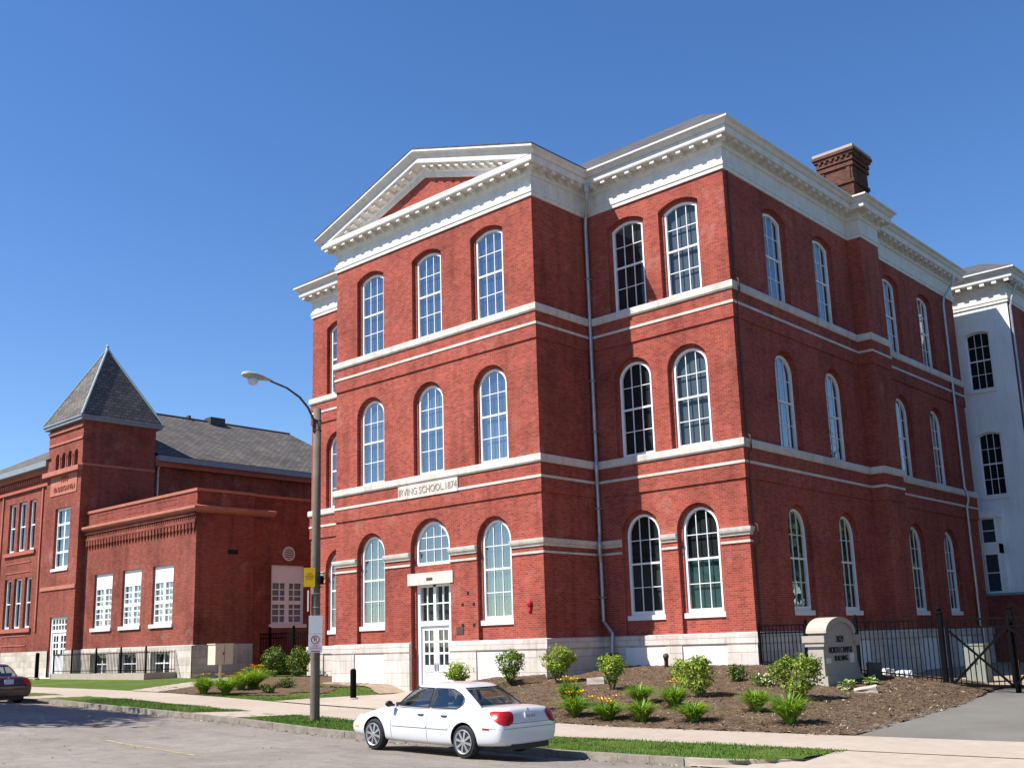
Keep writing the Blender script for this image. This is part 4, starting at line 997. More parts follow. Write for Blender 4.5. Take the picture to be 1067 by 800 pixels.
    g = MB(); g.tube([Rg[1], Rg[2]], .08, 6); g.box((-40.4, 6.9, zr-.2), (-39.7, 7.9, zr+.25)); g.box((-40.3, 5.6, zr-.2), (-40.0, 5.75, zr+.2)); g.build('ridge_vent', 'arm_brown', roo)
    g = MB(); g.box((x1-.55, .5, 11.45), (x1+.02, 15.5, 11.74)); g.box((x0, y0-.02, 11.3), (XT0-.02, y0+.5, 11.6)); g.build('eaves', 'slate_roof_trim', roo)
    g = MB(); g.box((x1-.52, .5, 11.2), (x1-.2, 15.4, 11.45)); g.build('soffit', 'terracotta', roo)
    m = MB(); m.tube([(XE+.3, .75, 11.4), (XE+.1, .72, 11.0), (XE+.1, .7, 8.3)], .06, 8); m.build('downspout', 'galvanised', root)
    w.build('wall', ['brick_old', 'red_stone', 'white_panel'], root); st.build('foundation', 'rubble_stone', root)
    # railing round the basement area
    r = empty('area_railing', (-30, -4.4, .7), 'black iron railing on a low concrete curb around the basement windows of the low wing', 'railing')
    m = MB(); ys = -4.4; xl, xr = -34.0, -25.5
    m.box((xl, ys-.12, .3), (xr, ys+.12, .95)); m.box((xr-.24, ys+.12, .3), (xr, YF-.08, .95)); m.build('curb', 'g_concrete', r)
    m = MB()
    for x in np.arange(xl+.05, xr, .13): m.box((x-.009, ys-.009, .95), (x+.009, ys+.009, 1.85))
    for y in np.arange(ys+.13, YF-.1, .13): m.box((xr-.12-.009, y-.009, .95), (xr-.12+.009, y+.009, 1.85))
    for z in (1.05, 1.76): m.box((xl, ys-.014, z), (xr-.1, ys+.014, z+.03)); m.box((xr-.134, ys+.015, z), (xr-.106, YF-.08, z+.03))
    m.build('pickets', 'black_iron', r)
    for x in (xl+.02, -32.2, -29.9, -27.7, xr-.12): 
        m = MB(); m.box((x-.03, ys-.03, .95), (x+.03, ys+.03, 1.95)); m.lathe((x, ys, 1.95), [(.03, 0), (.045, .04), (.01, .1)], 8); m.build('post', 'black_iron', r)
    m = MB()
    xl, xr, ys = -46, -38.6, -5.0
    r = empty('side_railing', (-42, -5.0, .7), 'black iron railing left of the tower door behind the maroon car', 'railing')
    m = MB(); m.box((xl, ys-.12, .3), (xr, ys+.12, .8)); m.build('curb', 'rubble_stone', r)
    m = MB()
    for x in np.arange(xl+.05, xr, .14): m.box((x-.01, ys-.01, .8), (x+.01, ys+.01, 1.9))
    for z in (1.0, 1.8): m.box((xl, ys-.014, z), (xr, ys+.014, z+.03))
    m.build('pickets', 'black_iron', r)
    for x in (xr-.02, xr-1.6, xr-3.2):
        m = MB(); m.box((x-.035, ys-.035, .8), (x+.035, ys+.035, 2.05)); m.build('post', 'black_iron', r)
old_school()

# ================================================================== CARS
def ring_body(stations, n_sub=2):
    """closed lower body from cross sections: each (x, [(y,z) from bottom centre to top centre])"""
    v = []; f = []; k = len(stations[0][1]); n = 2*k-2
    for x, half in stations:
        full = [(y, z) for y, z in half]+[(-y, z) for y, z in reversed(half[1:-1])]
        v += [(x, y, z) for y, z in full]
    for i in range(len(stations)-1):
        for j in range(n): f.append((i*n+j, (i+1)*n+j, (i+1)*n+(j+1) % n, i*n+(j+1) % n))
    f.append(tuple(range(n))); f.append(tuple(reversed(range((len(stations)-1)*n, len(stations)*n))))
    return v, f
def sedan(name, label, paint, loc, rotz, pitch=0.0, plate_text=None):
    root = empty(name, (0, 0, 0), label, 'car')
    WB, RX, FX, TR = 2.75, 1.05, 3.80, .325
    # ---- lower body
    def sec(zb, yb, ys, zsill, ym, zm, ysh, zsh, yt, zt, ztc):
        return [(0, zb), (yb*.6, zb), (yb, zb+.01), (ys, zsill), (ym, zm), (ysh, zsh), (yt, zt), (yt*.6, (zt+ztc*2)/3), (0, ztc)]
    st = [(0.0, sec(.36, .50, .60, .40, .66, .52, .62, .62, .52, .66, .67)),
          (0.03, sec(.29, .62, .74, .36, .80, .54, .76, .68, .62, .78, .79)),
          (0.10, sec(.27, .70, .80, .33, .86, .55, .83, .76, .66, .95, .975)),
          (0.22, sec(.26, .74, .83, .31, .875, .56, .85, .80, .68, .985, 1.01)),
          (0.60, sec(.24, .76, .85, .28, .885, .56, .865, .82, .70, .985, 1.02)),
          (1.05, sec(.23, .76, .86, .26, .89, .56, .87, .82, .74, .965, 1.0)),
          (1.60, sec(.20, .76, .855, .24, .885, .55, .87, .80, .78, .94, .95)),
          (2.40, sec(.20, .76, .855, .24, .885, .55, .87, .79, .78, .925, .935)),
          (3.10, sec(.20, .76, .855, .24, .885, .55, .865, .77, .77, .915, .93)),
          (3.60, sec(.22, .75, .85, .26, .88, .55, .855, .75, .72, .90, .955)),
          (4.05, sec(.23, .72, .84, .28, .87, .54, .83, .70, .68, .825, .875)),
          (4.40, sec(.24, .68, .81, .30, .84, .52, .79, .64, .64, .73, .785)),
          (4.66, sec(.25, .60, .73, .32, .76, .50, .70, .58, .56, .635, .68)),
          (4.78, sec(.27, .48, .60, .34, .63, .48, .58, .54, .46, .57, .60)),
          (4.82, sec(.30, .36, .46, .36, .50, .46, .46, .50, .36, .53, .54))]
    v, f = ring_body(st)
    me = bpy.data.meshes.new('body'); me.from_pydata(v, [], f); me.update(); me.materials.append(MATS[paint]); me.materials.append(MATS['car_trim'])
    bm = bmesh.new(); bm.from_mesh(me); bmesh.ops.recalc_face_normals(bm, faces=bm.faces); bm.to_mesh(me); bm.free()
    tmp = bpy.data.objects.new('tmp', me); COL.objects.link(tmp)
    ms = tmp.modifiers.new('s', 'SUBSURF'); ms.levels = 3; ms.render_levels = 3
    cutters = []
    for x in (RX, FX):
        m = MB(); nn = 40; r = .365
        A = [(x+r*math.cos(2*math.pi*k/nn), -1.2, TR+.015+r*math.sin(2*math.pi*k/nn)) for k in range(nn)]; B = [(p[0], 1.2, p[2]) for p in A]
        for k in range(nn): m.face([A[k], A[(k+1) % nn], B[(k+1) % nn], B[k]])
        m.face(list(reversed(A))); m.face(B)
        c = m.build('cut', 'car_trim'); bmx = bmesh.new(); bmx.from_mesh(c.data); bmesh.ops.remove_doubles(bmx, verts=bmx.verts, dist=1e-5); bmesh.ops.recalc_face_normals(bmx, faces=bmx.faces); bmx.to_mesh(c.data); bmx.free()
        b = tmp.modifiers.new('b', 'BOOLEAN'); b.operation = 'DIFFERENCE'; b.object = c; b.solver = 'EXACT'; b.material_mode = 'TRANSFER'; cutters.append(c)
    dg = bpy.context.evaluated_depsgraph_get(); dg.update()
    nm = bpy.data.meshes.new_from_object(tmp.evaluated_get(dg)); nm.name = 'body'
    for c in cutters: bpy.data.objects.remove(c)
    bpy.data.objects.remove(tmp)
    bm = bmesh.new(); bm.from_mesh(nm); 
    for fc in bm.faces: fc.smooth = True
    for e in bm.edges:
        if len(e.link_faces) == 2 and e.link_faces[0].normal.angle(e.link_faces[1].normal, 0) > .6: e.smooth = False
    bm.to_mesh(nm); bm.free()
    body = bpy.data.objects.new('body', nm); COL.objects.link(body); body.parent = root
    # surface lookup for trim that hugs the flanks
    from mathutils.bvhtree import BVHTree
    bvh = BVHTree.FromObject(body, bpy.context.evaluated_depsgraph_get())
    def side(x, z, s=1, off=.004):
        h = bvh.ray_cast(Vector((x, 2.0*s, z)), Vector((0, -s, 0)))
        return (x, h[0].y+off*s, z) if h[0] else (x, .87*s, z)
    def rear(y, z, off=.004):
        h = bvh.ray_cast(Vector((-1, y, z)), Vector((1, 0, 0))); return (h[0].x-off, y, z) if h[0] else (0, y, z)
    # ---- greenhouse
    xm = 2.12; NE, NY = 5.0, 4.0
    def gh(t):   # height fraction -> x rear, x front, half width, z
        e = t**1.08
        return .58+.70*e+.05*t*t, 3.44-.60*e-.05*t*t, .755-.165*t**1.15, .925+.435*t
    def gpt(t, x=None, y=None, s=1, end=None):
        xr, xf, w, z = gh(t); c, a = (xr+xf)/2, (xf-xr)/2
        if x is not None:
            q = min(1, abs((x-c)/a)); return Vector((x, s*w*(1-q**NE)**(1/NY), z))
        q = min(1, abs(y)/w); xx = a*(1-q**NY)**(1/NE); return Vector((c+(xx if end == 'f' else -xx), y, z))
    rqf = lambda t: 1.20+.22*max(0, 1-t/.35)**2+.42*max(0, (t-.35)/.6)**2
    fqf = lambda t: gh(t)[1]-.17+.02*t
    m = MB(); NT, NP = 20, 200; rings = []
    for i in range(NT+1):
        t = i/NT; xr, xf, w, z = gh(t); c, a = (xr+xf)/2, (xf-xr)/2; ring = []
        for k in range(NP):
            ph = 2*math.pi*k/NP; cx, sy_ = math.cos(ph), math.sin(ph)
            x = c+a*math.copysign(abs(cx)**(2/NE), cx); y = w*math.copysign(abs(sy_)**(2/NY), sy_)
            ring.append(m.vert((x, y, z)))
        rings.append(ring)
    xr, xf, w, z = gh(1)
    for i, (sc, dz) in enumerate(((.93, .030), (.78, .052), (.5, .068), (.2, .074))):
        c, a = (xr+xf)/2, (xf-xr)/2; ring = []
        for k in range(NP):
            ph = 2*math.pi*k/NP; cx, sy_ = math.cos(ph), math.sin(ph)
            ring.append(m.vert((c+sc*a*math.copysign(abs(cx)**(2/NE), cx), sc*w*math.copysign(abs(sy_)**(2/NY), sy_), z+dz)))
        rings.append(ring)
    # leave the window openings out of the shell
    def is_open(t0, t1, xa, ya):
        t = (t0+t1)/2
        if t > .93 or t < .04: return False
        xr_, xf_, w_, z_ = gh(t)
        if abs(ya) > .75*w_ and rqf(t)+.012 < xa < fqf(t)-.012 and .07 < t < .90: return True
        if abs(ya) < .78*w_ and .05 < t < .92 and (xa < rqf(t)-.05 or xa > fqf(t)+.02): return True
        return False
    V = m.v
    for i in range(len(rings)-1):
        for k in range(NP):
            q = (rings[i][k], rings[i][(k+1) % NP], rings[i+1][(k+1) % NP], rings[i+1][k])
            cx = sum(V[j][0] for j in q)/4; cy = sum(V[j][1] for j in q)/4
            if i < NT and is_open(i/NT, (i+1)/NT, cx, cy): continue
            m.f.append(q); m.m.append(0)
    m.f.append(tuple(rings[-1])); m.m.append(0)
    roof = m.build('roof', paint, root, smooth=True)
    # glass sheets, a hair proud of the shell, with dark surrounds
    def sheet(fn, nu, nv, mat, name, par, off=.004):
        g = MB(); idx = []
        for i in range(nu+1):
            row = []
            for j in range(nv+1): row.append(g.vert(fn(i/nu, j/nv)))
            idx.append(row)
        for i in range(nu):
            for j in range(nv): g.f.append((idx[i][j], idx[i+1][j], idx[i+1][j+1], idx[i][j+1])); g.m.append(0)
        return g.build(name, mat, par, smooth=True)
    def outw(p, d): 
        c = Vector((2.12, 0, p.z-.25)); n = (p-c); n.x *= .35; return p+n.normalized()*d
    for s in (1, -1):
        def door_glass(x0f, x1f):
            def fn(u, v):
                t = .05+.87*v; a, b = x0f(t), x1f(t); return outw(gpt(t, x=a+(b-a)*u, s=s), .005)
            return fn
        rq, fq = rqf, fqf
        sheet(lambda u, v, s=s: outw(gpt(.04+.88*v, x=xm-.05+.10*u, s=s), .006), 2, 8, 'car_trim', 'door_pillar', root)
        for nm_, A, B in (('side_window', rq, lambda t: xm-.035), ('side_window', lambda t: xm+.035, fq)):
            tr = sheet(door_glass(lambda t, A=A: A(t)-.028, lambda t, B=B: B(t)+.028), 10, 8, 'car_trim', 'window_seal', root) if False else None
            gl = sheet(door_glass(A, B), 12, 8, 'car_glass', nm_, root)
            # seal: thin strip round the glass edge
            e = MB(); pts = []
            fn = door_glass(A, B)
            for k in range(11): pts.append(fn(k/10, 0))
            for k in range(1, 9): pts.append(fn(1, k/8))
            for k in range(9, -1, -1): pts.append(fn(k/10, 1))
            for k in range(7, 0, -1): pts.append(fn(0, k/8))
            pts.append(pts[0]); e.tube(pts, .012, 5, caps=False); e.build('seal', 'car_trim', gl)
    def ws(end, ins):
        def fn(u, v):
            t = .03+.91*v; w_ = gh(t)[2]*(.80-ins*.0)
            p = gpt(t, y=w_*(2*u-1), end=end); return p+Vector(((.008 if end == 'f' else -.008), 0, .006))
        return fn
    for end, nm_ in (('r', 'rear_window'), ('f', 'windscreen')):
        gl = sheet(ws(end, 0), 14, 8, 'car_glass', nm_, root)
        fn = ws(end, 0); e = MB(); pts = [fn(k/10, 0) for k in range(11)]+[fn(1, k/8) for k in range(1, 9)]+[fn(k/10, 1) for k in range(9, -1, -1)]+[fn(0, k/8) for k in range(7, 0, -1)]
        pts.append(pts[0]); e.tube(pts, .013, 5, caps=False); e.build('seal', 'car_trim', gl)
    # interior: floor, seats with headrests, parcel shelf, dashboard
    m = MB(); m.box((.9, -.66, .72), (3.3, .66, .90)); m.box((.75, -.62, .90), (1.25, .62, .955)); m.box((3.0, -.62, .9), (3.35, .62, 1.0))
    m.build('cabin', 'car_trim', root)
    for x, y in ((2.3, .36), (2.3, -.36)):
        m = MB(); m.hexa([(x, y-.24, .85), (x+.14, y-.24, .85), (x+.14, y+.24, .85), (x, y+.24, .85), (x-.16, y-.2, 1.14), (x-.06, y-.2, 1.14), (x-.06, y+.2, 1.14), (x-.16, y+.2, 1.14)]); m.box((x-.2, y-.11, 1.15), (x-.1, y+.11, 1.29)); m.build('seat', 'car_seat', root)
    m = MB(); m.hexa([(1.3, -.6, .85), (1.45, -.6, .85), (1.45, .6, .85), (1.3, .6, .85), (1.18, -.55, 1.1), (1.28, -.55, 1.1), (1.28, .55, 1.1), (1.18, .55, 1.1)]); m.build('seat', 'car_seat', root)
    # ---- flank details
    for s in (1, -1):
        m = MB()
        def strip(pts, wd, mb=m, off=.003):
            for (xa, za), (xb, zb) in zip(pts, pts[1:]):
                if abs(xb-xa) >= abs(zb-za): P = [side(xa, za-wd, s, off), side(xb, zb-wd, s, off), side(xb, zb+wd, s, off), side(xa, za+wd, s, off)]
                else: P = [side(xa-wd, za, s, off), side(xa+wd, za, s, off), side(xb+wd, zb, s, off), side(xb-wd, zb, s, off)]
                mb.face(P)
        L = lambda a, b, n: [(a[0]+(b[0]-a[0])*k/n, a[1]+(b[1]-a[1])*k/n) for k in range(n+1)]
        strip(L((2.12, .28), (2.12, .90), 8), .004); strip(L((3.22, .28), (3.25, .88), 8), .004); strip(L((1.42, .58), (1.50, .88), 4), .004); strip(L((1.42, .58), (1.28, .34), 3), .004) if False else None
        m.build('door_seam', 'rubber', root)
        for a, b in ((1.50, 2.10), (2.14, 3.20)):
            m = MB(); strip(L((a, .565), (b, .565), 10), .022, m, .012); m.build('side_moulding', paint, root); m = MB(); strip(L((a, .54), (b, .54), 10), .004, m, .008); m.build('moulding_shadow', 'car_seat', root)
        for x in (1.62, 2.32):
            p = Vector(side(x, .80, s, 0)); m = MB(); m.box((p.x-.08, p.y-.012, p.z-.018), (p.x+.08, p.y+.012, p.z+.018)); m.tube([(p.x-.09, p.y, p.z+.005), (p.x-.05, p.y+s*.028, p.z+.008), (p.x+.05, p.y+s*.028, p.z+.008), (p.x+.09, p.y, p.z+.005)], .014, 6); m.build('door_handle', 'car_seat' if paint == 'car_white' else paint, root)
        m = MB(); c = Vector((3.22, s*.93, .99)); 
        m.lathe((0, 0, 0), [(.03, -.06), (.075, -.05), (.09, 0), (.075, .05), (.03, .06)], 10)
        m.v = [(c.x+p[2]*.75, c.y+p[1]*1.05, c.z+p[0]*.75) for p in m.v]; m.tube([(3.28, s*.74, .95), (3.24, s*.88, .965)], .03, 6); m.build('wing_mirror', 'car_trim', root, smooth=True)
        # rear lamp wraps the corner
        g = MB(); rows = []
        for (x, z) in [(0.0, 0)]: pass
        lampz = [(.735, .06), (.77, .30), (.83, .40), (.89, .36), (.925, .20)]
        for z, a0, a1 in ((.67, 25, 33), (.71, 19, 40), (.77, 16, 46), (.83, 15, 51), (.88, 15, 54), (.912, 17, 52), (.925, 22, 46)):
            row = []
            for k in range(9):
                an = R(a0+(a1-a0)*k/8); cx_, cy_ = .75, s*.30; dv = Vector((-math.cos(an), s*math.sin(an), 0))
                h = bvh.ray_cast(Vector((cx_, cy_, z))+dv*2.5, -dv)
                p = h[0]+h[1]*.016 if h[0] else Vector((cx_, cy_, z))+dv*.6
                row.append(g.vert(p))
            rows.append(row)
        for A, B in zip(rows, rows[1:]):
            for k in range(8): g.f.append((A[k], A[k+1], B[k+1], B[k])); g.m.append(0)
        tl = g.build('tail_lamp', 'lamp_red', root, smooth=True)
        g = MB(); strip(L((.34, .60), (.52, .60), 4), .018, g, .006); g.build('side_marker', 'lamp_red', root)
        g = MB(); rr = []
        for z in (.60, .70):
            row = []
            for k in range(7):
                u = k/6; x = 4.36+.30*u; h = bvh.ray_cast(Vector((x, 2*s, z)), Vector((0, -s, 0))); row.append(g.vert((x, (h[0].y if h[0] else s*.5)+s*.006, z)))
            rr.append(row)
        for k in range(6): g.f.append((rr[0][k], rr[0][k+1], rr[1][k+1], rr[1][k])); g.m.append(0)
        g.build('headlight', 'lamp_clear', root)
        g = MB(); strip(L((4.35, .47), (4.5, .47), 3), .022, g, .006); g.build('side_marker', 'lamp_amber', root)
    # rear: plate, badge, boot seam, bumper line
    m = MB(); 
    for z, wd in ((.70, .004),):
        for k in range(20):
            y0, y1 = -.70+1.4*k/20, -.70+1.4*(k+1)/20; m.face([rear(y0, z-wd), rear(y1, z-wd), rear(y1, z+wd), rear(y0, z+wd)])
    m.build('boot_seam', 'rubber', root)
    m = MB()
    for k in range(24):
        a0, a1 = R(-62+124*k/24), R(-62+124*(k+1)/24); P = []
        for an, z in ((a0, .605), (a1, .605), (a1, .613), (a0, .613)):
            dv = Vector((-math.cos(an), math.sin(an), 0)); o3 = Vector((.8, .32*math.sin(an), z)); h = bvh.ray_cast(o3+dv*2.5, -dv); P.append(tuple((h[0]+h[1]*.004) if h[0] else o3+dv*.6))
        m.face(P)
    m.build('bumper_seam', 'car_seat', root)
    m = MB(); m.box((.03, -.55, .20), (.5, .55, .32)); m.build('valance', 'car_trim', root)
    P0 = rear(0, .82, .012); m = MB(); m.box((P0[0]-.012, -.155, .745), (P0[0]+.02, .155, .90))
    pl = m.build('licence_plate', 'plate', root)
    m = MB(); m.box((P0[0]-.014, -.17, .735), (P0[0]+.0, .17, .745)); m.box((P0[0]-.014, -.17, .90), (P0[0], .17, .912)); m.build('plate_frame', 'galvanised', pl)
    if plate_text: textmesh('lettering', plate_text, .085, basis((P0[0]-.0125, 0, .82), (0, -1, 0), (0, 0, 1)), 'blind_grey', pl, .001)
    m = MB(); B = rear(0, .955, .01); m.lathe((0, 0, 0), [(.03, 0), (.035, .01)], 12); m.v = [(B[0]-p[2], p[0], B[2]-.015+p[1]) for p in m.v]; m.build('badge', 'galvanised', root)
    # wheels
    for x in (RX, FX):
        for s in (1, -1):
            y = s*.765; ty = MB(); prof = [(.205, -.095), (.29, -.10), (.318, -.075), (.325, -.03), (.325, .03), (.318, .075), (.29, .10), (.205, .095)]
            ty.lathe((0, 0, 0), prof, 36); ty.v = [(x+p[0], y+p[2], TR+p[1]) for p in ty.v]
            wh = empty('w', (0, 0, 0), None, None); bpy.data.objects.remove(wh)
            wo = ty.build('wheel', 'rubber', root, smooth=False)
            rm = MB(); yo = y+s*.099
            def ringf(r0, r1, ya, yb, mat=0, n=32):
                for k in range(n):
                    a0, a1 = 2*math.pi*k/n, 2*math.pi*(k+1)/n
                    rm.face([(x+r0*math.cos(a0), ya, TR+r0*math.sin(a0)), (x+r0*math.cos(a1), ya, TR+r0*math.sin(a1)), (x+r1*math.cos(a1), yb, TR+r1*math.sin(a1)), (x+r1*math.cos(a0), yb, TR+r1*math.sin(a0))], mat)
            ringf(.205, .225, yo, yo+s*.022); ringf(.225, .24, yo+s*.022, yo+s*.016); ringf(.06, .0001, yo+s*.012, yo+s*.016); ringf(.06, .06, yo+s*.012, yo-s*.04); ringf(.215, .0001, yo-s*.03, yo-s*.03, 1)
            for k in range(8):
                a = 2*math.pi*k/8+.2; ca, sa = math.cos(a), math.sin(a); t = Vector((-sa, 0, ca)); r_ = Vector((ca, 0, sa)); o = Vector((x, yo, TR)); yy = Vector((0, s, 0))
                w0, w1 = .018, .027
                P = [o+r_*.05-t*w0, o+r_*.05+t*w0, o+r_*.212+t*w1, o+r_*.212-t*w1]
                F_ = [p+yy*.012 for p in P[:2]]+[p+yy*.006 for p in P[2:]]; Bk = [p-yy*.025 for p in P]
                rm.face(F_); 
                for i in range(4): rm.face([F_[i], F_[(i+1) % 4], Bk[(i+1) % 4], Bk[i]])
            rm.build('rim', ['rim_silver', 'car_trim'], wo)
    m = MB(); m.tube([(.05, -.45, .27), (.25, -.45, .27)], .03, 8); m.build('exhaust', 'galvanised', root)
    root.location = loc; root.rotation_euler = (0, pitch, rotz); root.scale = (.765,)*3
    return root
sedan('parked_car', 'white four door sedan parked at the kerb in front of the school', 'car_white', (4.18, -14.34, -.022), math.pi, -R(1.2), '742 RKS')
sedan('parked_car', 'dark maroon car parked at the left edge of the picture, only its tail showing', 'car_maroon', (-14.75, -14.32, .44), math.pi, -R(.9))

# ================================================================== STREET FURNITURE AND PLANTS
def street_lamp():
    x, y, z0 = -3.98, -12.22, float(hk(-4))
    root = empty('street_lamp', (x, y, z0), 'weathered wooden pole carrying a grey cobra head street lamp on a curved arm', 'street lamp')
    m = MB(); m.tube([(x, y, z0-.3), (x, y, z0+.05), (x+.0, y, 4), (x, y, 7.12)], [.108, .106, .095, .085], 14); m.build('pole', 'weathered_wood', root, smooth=True)
    m = MB(); P = [(x, y-.08, 6.55), (x, y-.11, 6.85), (x, y-.26, 7.10), (x, y-.5, 7.31), (x, y-.85, 7.47), (x, y-1.3, 7.56)]; m.tube(P, [.03, .03, .026, .026, .024, .024], 8)
    for z in (6.6, 6.82): m.tube([(x+.095*math.cos(t), y+.095*math.sin(t), z) for t in np.linspace(0, 2*math.pi, 13)], .015, 5, caps=False)
    m.build('arm', 'arm_brown', root, smooth=True)
    m = MB(); n = 10
    sec = [(0, .035, .03), (.12, .05, .045), (.28, .11, .075), (.48, .15, .10), (.66, .13, .09), (.76, .05, .05)]; rings = []
    for d, w, h in sec: rings.append([m.vert((x+w*math.cos(2*math.pi*k/16), y-1.26-d, 7.57+.03*d+h*math.sin(2*math.pi*k/16)*(1 if math.sin(2*math.pi*k/16) > 0 else .55))) for k in range(16)])
    for A, B in zip(rings, rings[1:]):
        for k in range(16): m.f.append((A[k], A[(k+1) % 16], B[(k+1) % 16], B[k])); m.m.append(0)
    m.f.append(tuple(rings[-1])); m.m.append(0)
    hd = m.build('lamp_head', 'lamp_grey', root, smooth=True)
    m = MB(); m.lathe((x, y-1.75, 7.46), [(.03, -.07), (.085, -.05), (.115, .0), (.12, .08)], 14); m.build('lens', 'lamp_clear', hd, smooth=True)
    # signs strapped to the pole
    nx, ny = .8, -.6; F = lambda off: frame((x+nx*off, y+ny*off, 0), (-ny, nx, 0), (nx, ny, 0))
    f = F(.112)
    r = empty('parking_sign', (x, y, 1.6), 'white no parking sign strapped to the wooden lamp pole', 'sign')
    m = MB(); m.fbox(f, -.155, .145, 0, .006, 1.62, 2.03); m.fbox(f, -.15, .15, .001, .007, 2.034, 2.42); m.build('plate', 'sign_white', r)
    mk = MB(); c = (-.005, 1.90)
    for k in range(24):
        a0, a1 = 2*math.pi*k/24, 2*math.pi*(k+1)/24; P = lambda rr, a: f(c[0]+rr*math.cos(a), .0075, c[1]+rr*math.sin(a)); mk.face([P(.075, a0), P(.095, a0), P(.095, a1), P(.075, a1)])
    mk.face([f(c[0]-.062, .0076, c[1]+.05), f(c[0]-.05, .0076, c[1]+.062), f(c[0]+.062, .0076, c[1]-.05), f(c[0]+.05, .0076, c[1]-.062)])
    mk.fbox(f, -.1, .09, .006, .0075, 1.64, 1.665)
    mk.build('emblem', 'sign_red', r)
    textmesh('lettering', 'P', .14, basis(f(-.005, .0068, 1.90), (-ny, nx, 0), (0, 0, 1)), 'lettering_dark', r, .0004)
    textmesh('lettering', 'STREET\nCLEANING', .05, basis(f(-.005, .0068, 1.74), (-ny, nx, 0), (0, 0, 1)), 'sign_red', r, .0004)
    r = empty('yellow_sign', (x, y, 3.0), 'small yellow sign high on the wooden lamp pole', 'sign')
    f2 = F(.105); m = MB(); m.fbox(f2, -.27, -.02, 0, .006, 3.05, 3.47); m.build('plate', 'sign_yellow', r)
    textmesh('lettering', 'SLOW\nCHILDREN\nAT PLAY', .055, basis(f2(-.145, .0068, 3.28), (-ny, nx, 0), (0, 0, 1)), 'arm_brown', r, .0004, sx=.8)
    r = empty('back_of_sign', (x, y, 2.5), 'grey metal sign seen from the side on the left of the lamp pole', 'sign')
    f3 = frame((x, y, 0), (.45, .89, 0), (.89, -.45, 0)); m = MB(); m.fbox(frame((x-.10, y-.13, 0), (.86, -.5, 0), (.5, .86, 0)), -.16, .10, -.003, .003, 2.52, 2.98); m.build('plate', 'galvanised', r)
    m = MB()
    for z in (2.6, 2.9): m.tube([(x+.102*math.cos(t), y+.102*math.sin(t), z) for t in np.linspace(0, 2*math.pi, 15)], .008, 5, caps=False)
    m.build('strap', 'galvanised', r)
    r = empty('bracket', (x, y, 3.2), 'small black bracket clamped to the right of the lamp pole by the yellow sign', 'bracket')
    m = MB(); m.tube([(x+.08, y, 3.35), (x+.26, y+.02, 3.33)], .012, 6); m.tube([(x+.08, y, 3.02), (x+.2, y+.02, 3.05)], .012, 6); m.box((x+.13, y-.04, 3.1), (x+.22, y+.05, 3.28)); m.build('arm', 'black_iron', r)
street_lamp()

